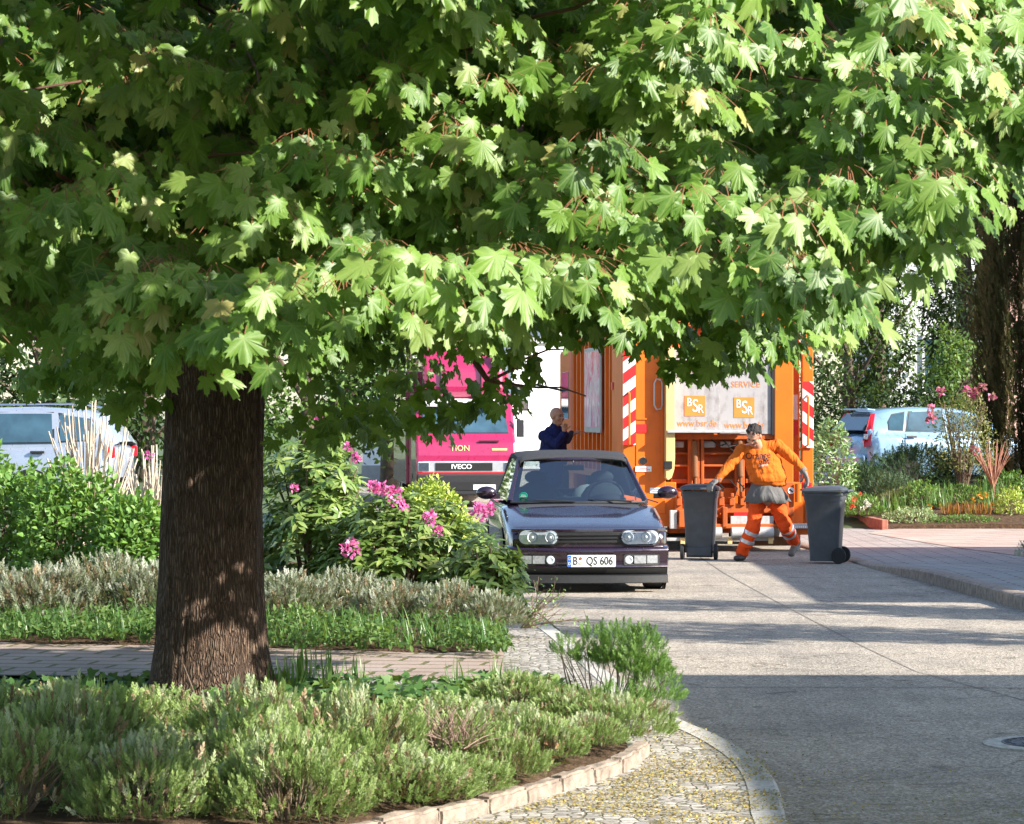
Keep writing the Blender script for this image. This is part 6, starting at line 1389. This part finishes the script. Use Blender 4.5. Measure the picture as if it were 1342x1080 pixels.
# brown leafless sapling
sp_ = empty("bare_sapling", "small brown leafless sapling with upright twigs in front of the columnar yew", "tree", (at(1301, 0, 49.4)[0], 49.4, gz(7.8, 49.4)))
mb = MB(); q = random.Random(6); mb.tube([(0, 0, 0), (.01, 0, .28)], [.022, .02], 7)
for i in range(46):
    f = q.uniform(-1, 1); g = q.uniform(-1, 1); mb.tube([(.01, 0, .24 + q.uniform(0, .1)), (f * .16, g * .14, .62), (f * .30, g * .2, .95 + q.uniform(-.12, .15) - .15 * f * f)], [.009, .006, .003], 4)
mb.build("twigs", simple("russet_twig", (.36, .17, .11), .8, var=.3), sp_, smooth=True)
# magnolia-like shrub with dark pink buds
mg = bush("flowering_shrub", "twiggy olive shrub with dark pink buds in front of the pale blue hatchback", "shrub", (at(1262, 0, 52.2)[0], 52.2, gz(7.7, 52.2)), .62, .5, 1.72, 2400, .06, foliage("bronze_leaf", [(.10, .07, .03), (.14, .13, .04), (.20, .20, .07), (.30, .28, .12)], trans=.3), 19, w=.45, tb=.55, inner=.3, low=.25, stem=40, sr=.012)
for i, (px, py) in enumerate(((1233, 513), (1273, 517), (1279, 514), (1219, 537), (1221, 545), (1220, 550), (1287, 508), (1268, 512), (1300, 520), (1278, 590))): petals(mg, at(px, py, 51.7) - mg.location, .05, 22, 200 + i, foliage("magnolia_bud", [(.30, .03, .10), (.5, .08, .22), (.7, .35, .5)], trans=.3) if i == 0 else bpy.data.materials["magnolia_bud"], .07, "bud")
# columnar yew
yw = empty("columnar_yew", "tall dark columnar yew standing at the right edge of the frame", "tree", (at(1352, 0, 53)[0], 53, gz(9, 53) - .05)); r = rng(44); n = 34000
z = r.uniform(0, 1, n) ** .9 * 8.5; w = r.uniform(0, 2 * np.pi, n); rad = np.interp(z, [0, .6, 3, 5.5, 7.5, 8.5], [.55, .86, 1.02, .98, .6, .1])
fl = np.array([noise.noise(Vector((math.cos(a) * 3.2, math.sin(a) * 3.2, b * .35))) + .45 * noise.noise(Vector((math.cos(a) * 9, math.sin(a) * 9, b * 1.1))) for a, b in zip(w, z)]); rad = rad * (.88 + .30 * fl) * r.uniform(.86, 1.02, n)
p = np.stack([rad * np.cos(w), rad * np.sin(w), z], 1); o_ = np.stack([np.cos(w), np.sin(w), 0 * w], 1); tv, tf = sprig_t(12, .26, .10, .6, 5)
scatter("crown", tv, tf, p, o_ * .22 + [0, 0, 1.] + r.normal(0, .16, (n, 3)), r.normal(0, 1, (n, 3)), .17 * r.uniform(.7, 1.3, n), np.clip(.30 + fl * .7 + r.normal(0, .15, n), 0, 1), foliage("yew_needle", [(.022, .020, .010), (.045, .040, .018), (.075, .065, .028), (.14, .10, .045)], trans=.1, rough=.8, spec=.15), yw)
MB().tube([(0, 0, -.1), (.02, 0, 3), (0, 0, 7.5)], [.16, .12, .04], 10).build("trunk", M_twig, yw, smooth=True)
bush("laurel_bush", "light leaved laurel bush against the right side of the orange lorry", "bush", (at(1090, 0, 50.5)[0], 50.5, gz(5.3, 50.5)), .42, .5, 1.60, 2300, .10, M_laur, 21, w=.34, tb=.55, up=.1, inner=.6)
# ---------------------------------------------------------------- trees and houses behind
M_trunk = simple("tree_bark", (.09, .065, .045), .9, var=.3, scale=8)
def tree(label, px, D, rx_, ry_, z0, h, n, size, mat, seed, tb=.5, w=.5, name="broadleaf_tree", clumps=26, xo=None, zbase=None):
    x = at(px, 0, D)[0] if xo is None else xo; root = empty(name, label, "tree", (x, D, zbase if zbase is not None else rise(x, D))); r = rng(seed); P_, N_, B_ = [], [], []
    for k in range(clumps):
        u = r.uniform(-1, 1); a = r.uniform(0, 6.28); s_ = math.sqrt(1 - u * u); c = np.array([rx_ * .72 * s_ * math.cos(a), ry_ * .72 * s_ * math.sin(a), z0 + (h - z0) * (.5 + .40 * u)]); m = n // clumps; q_ = r.uniform(.28, .5)
        d = unit(r.normal(0, 1, (m, 3))); P_.append(c + d * np.array([rx_, ry_, (h - z0) * .45]) * q_ * r.uniform(.4, 1, (m, 1)) ** .6); N_.append(d); B_.append(np.full(m, r.normal(0, .14)))
    P_, N_, B_ = map(np.concatenate, (P_, N_, B_)); m = len(P_); tv, tf = leaf_t(w)
    scatter("crown", tv, tf, P_, N_ * .5 + r.normal(0, .5, (m, 3)) + [0, 0, -.2], N_ + [0, 0, .5] + r.normal(0, .4, (m, 3)), size * r.uniform(.6, 1.3, m), np.clip(tb + B_ + r.normal(0, .15, m), 0, 1), mat, root)
    mb = MB(); q = random.Random(seed); th = z0 + (h - z0) * .5; mb.tube([(0, 0, -.1), (.05, 0, th * .6), (0, .05, h * .85)], [.035 * h, .025 * h, .006 * h], 9)
    for k in range(9): a = q.uniform(0, 6.28); b0 = Vector((.03, 0, q.uniform(z0 * .8 + .2, h * .6))); mb.tube([b0, b0 + Vector((math.cos(a) * rx_ * .4, math.sin(a) * ry_ * .4, (h - z0) * .15)), b0 + Vector((math.cos(a) * rx_ * .75, math.sin(a) * ry_ * .75, (h - z0) * .25))], [.012 * h, .008 * h, .003 * h], 6)
    mb.build("trunk", M_trunk, root, smooth=True); return root
G = "trees and hedges behind the street"
def gt(o): o["group"] = G; return o
gt(tree("dark leafy tree between the lorry and the white house on the right", 1110, 62, 1.4, 1.4, .3, 5.2, 9000, .11, M_dk, 1, .5))
gt(tree("green tree with drooping twigs in front of the white house on the right", 1150, 64, 1.0, 1.2, 1.2, 6.2, 4200, .12, M_mid, 2, .7, w=.3, clumps=34))
gt(tree("dense dark conifer between the white house and the columnar yew", 1262, 62, .85, 1.0, .2, 8.5, 16000, .15, M_dk, 3, .35, w=.25))
gt(tree("brighter bushy tree low behind the pale blue hatchback's front", 1245, 60.5, .8, .8, .4, 3.0, 3500, .10, M_mid, 4, .5))
gt(tree("dark hedge-like shrub directly behind the pale blue hatchback's roof", 1200, 60, 1.4, .7, .2, 2.1, 5000, .09, M_dk, 5, .3))
gt(tree("dark tree filling the gap behind the left silver car", 60, 58, 2.2, 1.5, .2, 5.5, 8000, .14, M_dk, 6, .4))
gt(tree("dark tree behind the pruned stems left of the maple trunk", 190, 60, 2.0, 1.5, .2, 6, 8000, .14, M_dk, 7, .35))
gt(tree("sunlit tree behind the rhododendron right of the maple trunk", 400, 62, 2.0, 1.5, .3, 6, 8000, .14, M_mid, 8, .45))
gt(tree("tree behind the magenta van's left side", 510, 68, 1.6, 1.5, .8, 7, 6000, .15, M_mid, 9, .6))
gt(tree("low green hedge plant at the foot of the white house behind the bald man", 735, 66, 1.2, .5, .0, 1.1, 2500, .08, M_mid, 10, .6))
gt(tree("tree in front of the pinkish house at the far right edge", 1400, 70, 2.5, 2, 1, 9, 7000, .16, M_dk, 12, .4))
M_plast = worn("white_render", (.74, .75, .77), (.50, .50, .50), .3, .9); M_plast2 = worn("pink_render", (.60, .38, .32), (.4, .28, .24), .4, .9); M_roof = simple("roof_tiles", (.20, .09, .06), .85, var=.3, scale=4, bump=.4, bscale=12); M_wframe = simple("window_frame_white", (.7, .7, .7), .5); M_door = simple("house_door", (.18, .20, .22), .5)
def house(label, x0, x1, y0, y1, h, wins, mat, roofh=2.5, z=0, door=None, sidewins=()):
    root = empty("house", label, "house", ((x0 + x1) / 2, y0, z)); w = (x1 - x0) / 2; dpt = y1 - y0
    MB().box((0, dpt / 2, h / 2), (2 * w, dpt, h)).build("wall", mat, root); MB().box((0, dpt / 2, .25), (2 * w + .05, dpt + .05, .5)).build("plinth", simple("plinth", (.3, .3, .3), .9), root)
    rf = MB().prism([(-w - .4, h), (w + .4, h), (0, h + roofh)], -.4, dpt + .4).build("roof", M_roof, root); MB().box((w * .5, dpt * .5, h + roofh * .6), (.6, .6, 1.6)).build("chimney", M_roof, rf); MB().tube([(-w - .42, -.42, h), (-w - .42, dpt + .42, h)], .07, 8).build("gutter", M_steel, rf, smooth=True)
    for (cx, cz, ww, hh) in wins:
        f = MB().box((cx, -.02, cz), (ww + .16, .08, hh + .16)).build("window", M_wframe, root, bevel=.01); MB().box((cx - ww * .26, -.064, cz), (ww * .46, .01, hh * .94)).box((cx + ww * .26, -.064, cz), (ww * .46, .01, hh * .94)).build("pane", M_dglass, f); MB().box((cx, -.10, cz - hh / 2 - .11), (ww + .3, .2, .05)).build("sill", M_wframe, f)
    if door: d = MB().box((door, -.03, 1.05), (1.0, .08, 2.1)).build("door", M_door, root, bevel=.01); MB().tube([(door + .38, -.12, 1.0), (door + .38, -.12, 1.2)], .015, 6).build("handle", M_steel, d)
    return root
xa = lambda px, D: at(px, 0, D)[0]
hL = house("white rendered house between the magenta van and the orange lorry", xa(480, 82), xa(712, 80), 80, 92, 8, [(-1.2, 2.6, 1.2, 1.3), (-1.2, 5.6, 1.2, 1.3)], M_plast, door=None)
MB().tube([(2.32 - .95, -.10, 0), (2.32 - .95, -.10, 7.9)], .11, 10).build("drainpipe", M_steel, hL, smooth=True)
gw = empty("garage_wing", "bright white flat roofed wing of the white house behind the bald man", "building", (xa(742, 76), 76, 0), R(20)); MB().box((0, 3, 1.75), (2.9, 6, 3.7)).build("wall", simple("sunlit_white_render", (.85, .85, .84), .9, var=.03), gw); MB().box((0, 3, 3.68), (3.1, 6.2, .16)).build("roof_edge", M_steel, gw)  # whiter than the house render: sunlight on the wing put into its colour
house("white house with shaded wall and window behind the garden trees on the right", xa(1165, 74), xa(1235, 74) + 1.0, 74, 84, 9, [(.10, 2.75, .75, 1.3), (.10, 5.8, .75, 1.3)], M_plast, z=.3)
house("pinkish house behind the columnar yew at the right edge", xa(1290, 80), xa(1500, 80), 80, 90, 9, [(.8, 5.6, 1.1, 1.3)], M_plast2, z=.3)
lw = empty("garden_wall", "low pale garden wall running behind the bald man and the lorry", "wall", (xa(720, 60), 64, 0)); MB().box((0, 0, .35), (4.5, .25, .7)).build("wall", M_kerb, lw); MB().box((0, 0, .72), (4.6, .32, .06)).build("coping", M_white, lw)
lw2 = empty("garden_wall", "short pale kerb wall between the laurel bush and the dark juniper", "wall", (xa(1110, 56), 56.5, .3)); MB().box((0, 0, .2), (2.2, .25, .45)).build("wall", M_kerb, lw2); MB().box((0, 0, .43), (2.3, .3, .05)).build("coping", M_white, lw2)
# houses and trees beside the street, out of frame to the right: they cast the shade on the road
house("house outside the frame on the near right whose shadow crosses the road", 10.35, 18, 2, 16.5, 5.9, [(0, 2.5, 1.2, 1.3)], M_plast, roofh=0.02)
house("house outside the frame on the far right whose shadow falls on the kerb", 10.5, 17, 26.4, 37.3, 4.7, [(0, 2.5, 1.2, 1.3)], M_plast, roofh=.02)
tree("roadside tree outside the frame on the right, nearer of the two", 0, 21.6, .9, 1.2, 3.0, 7.2, 5000, .12, M_mid, 30, xo=9.4)
tree("roadside tree outside the frame on the right, farther of the two", 0, 25.2, 1.3, .95, 2.8, 6.6, 5000, .12, M_mid, 31, xo=9.6)
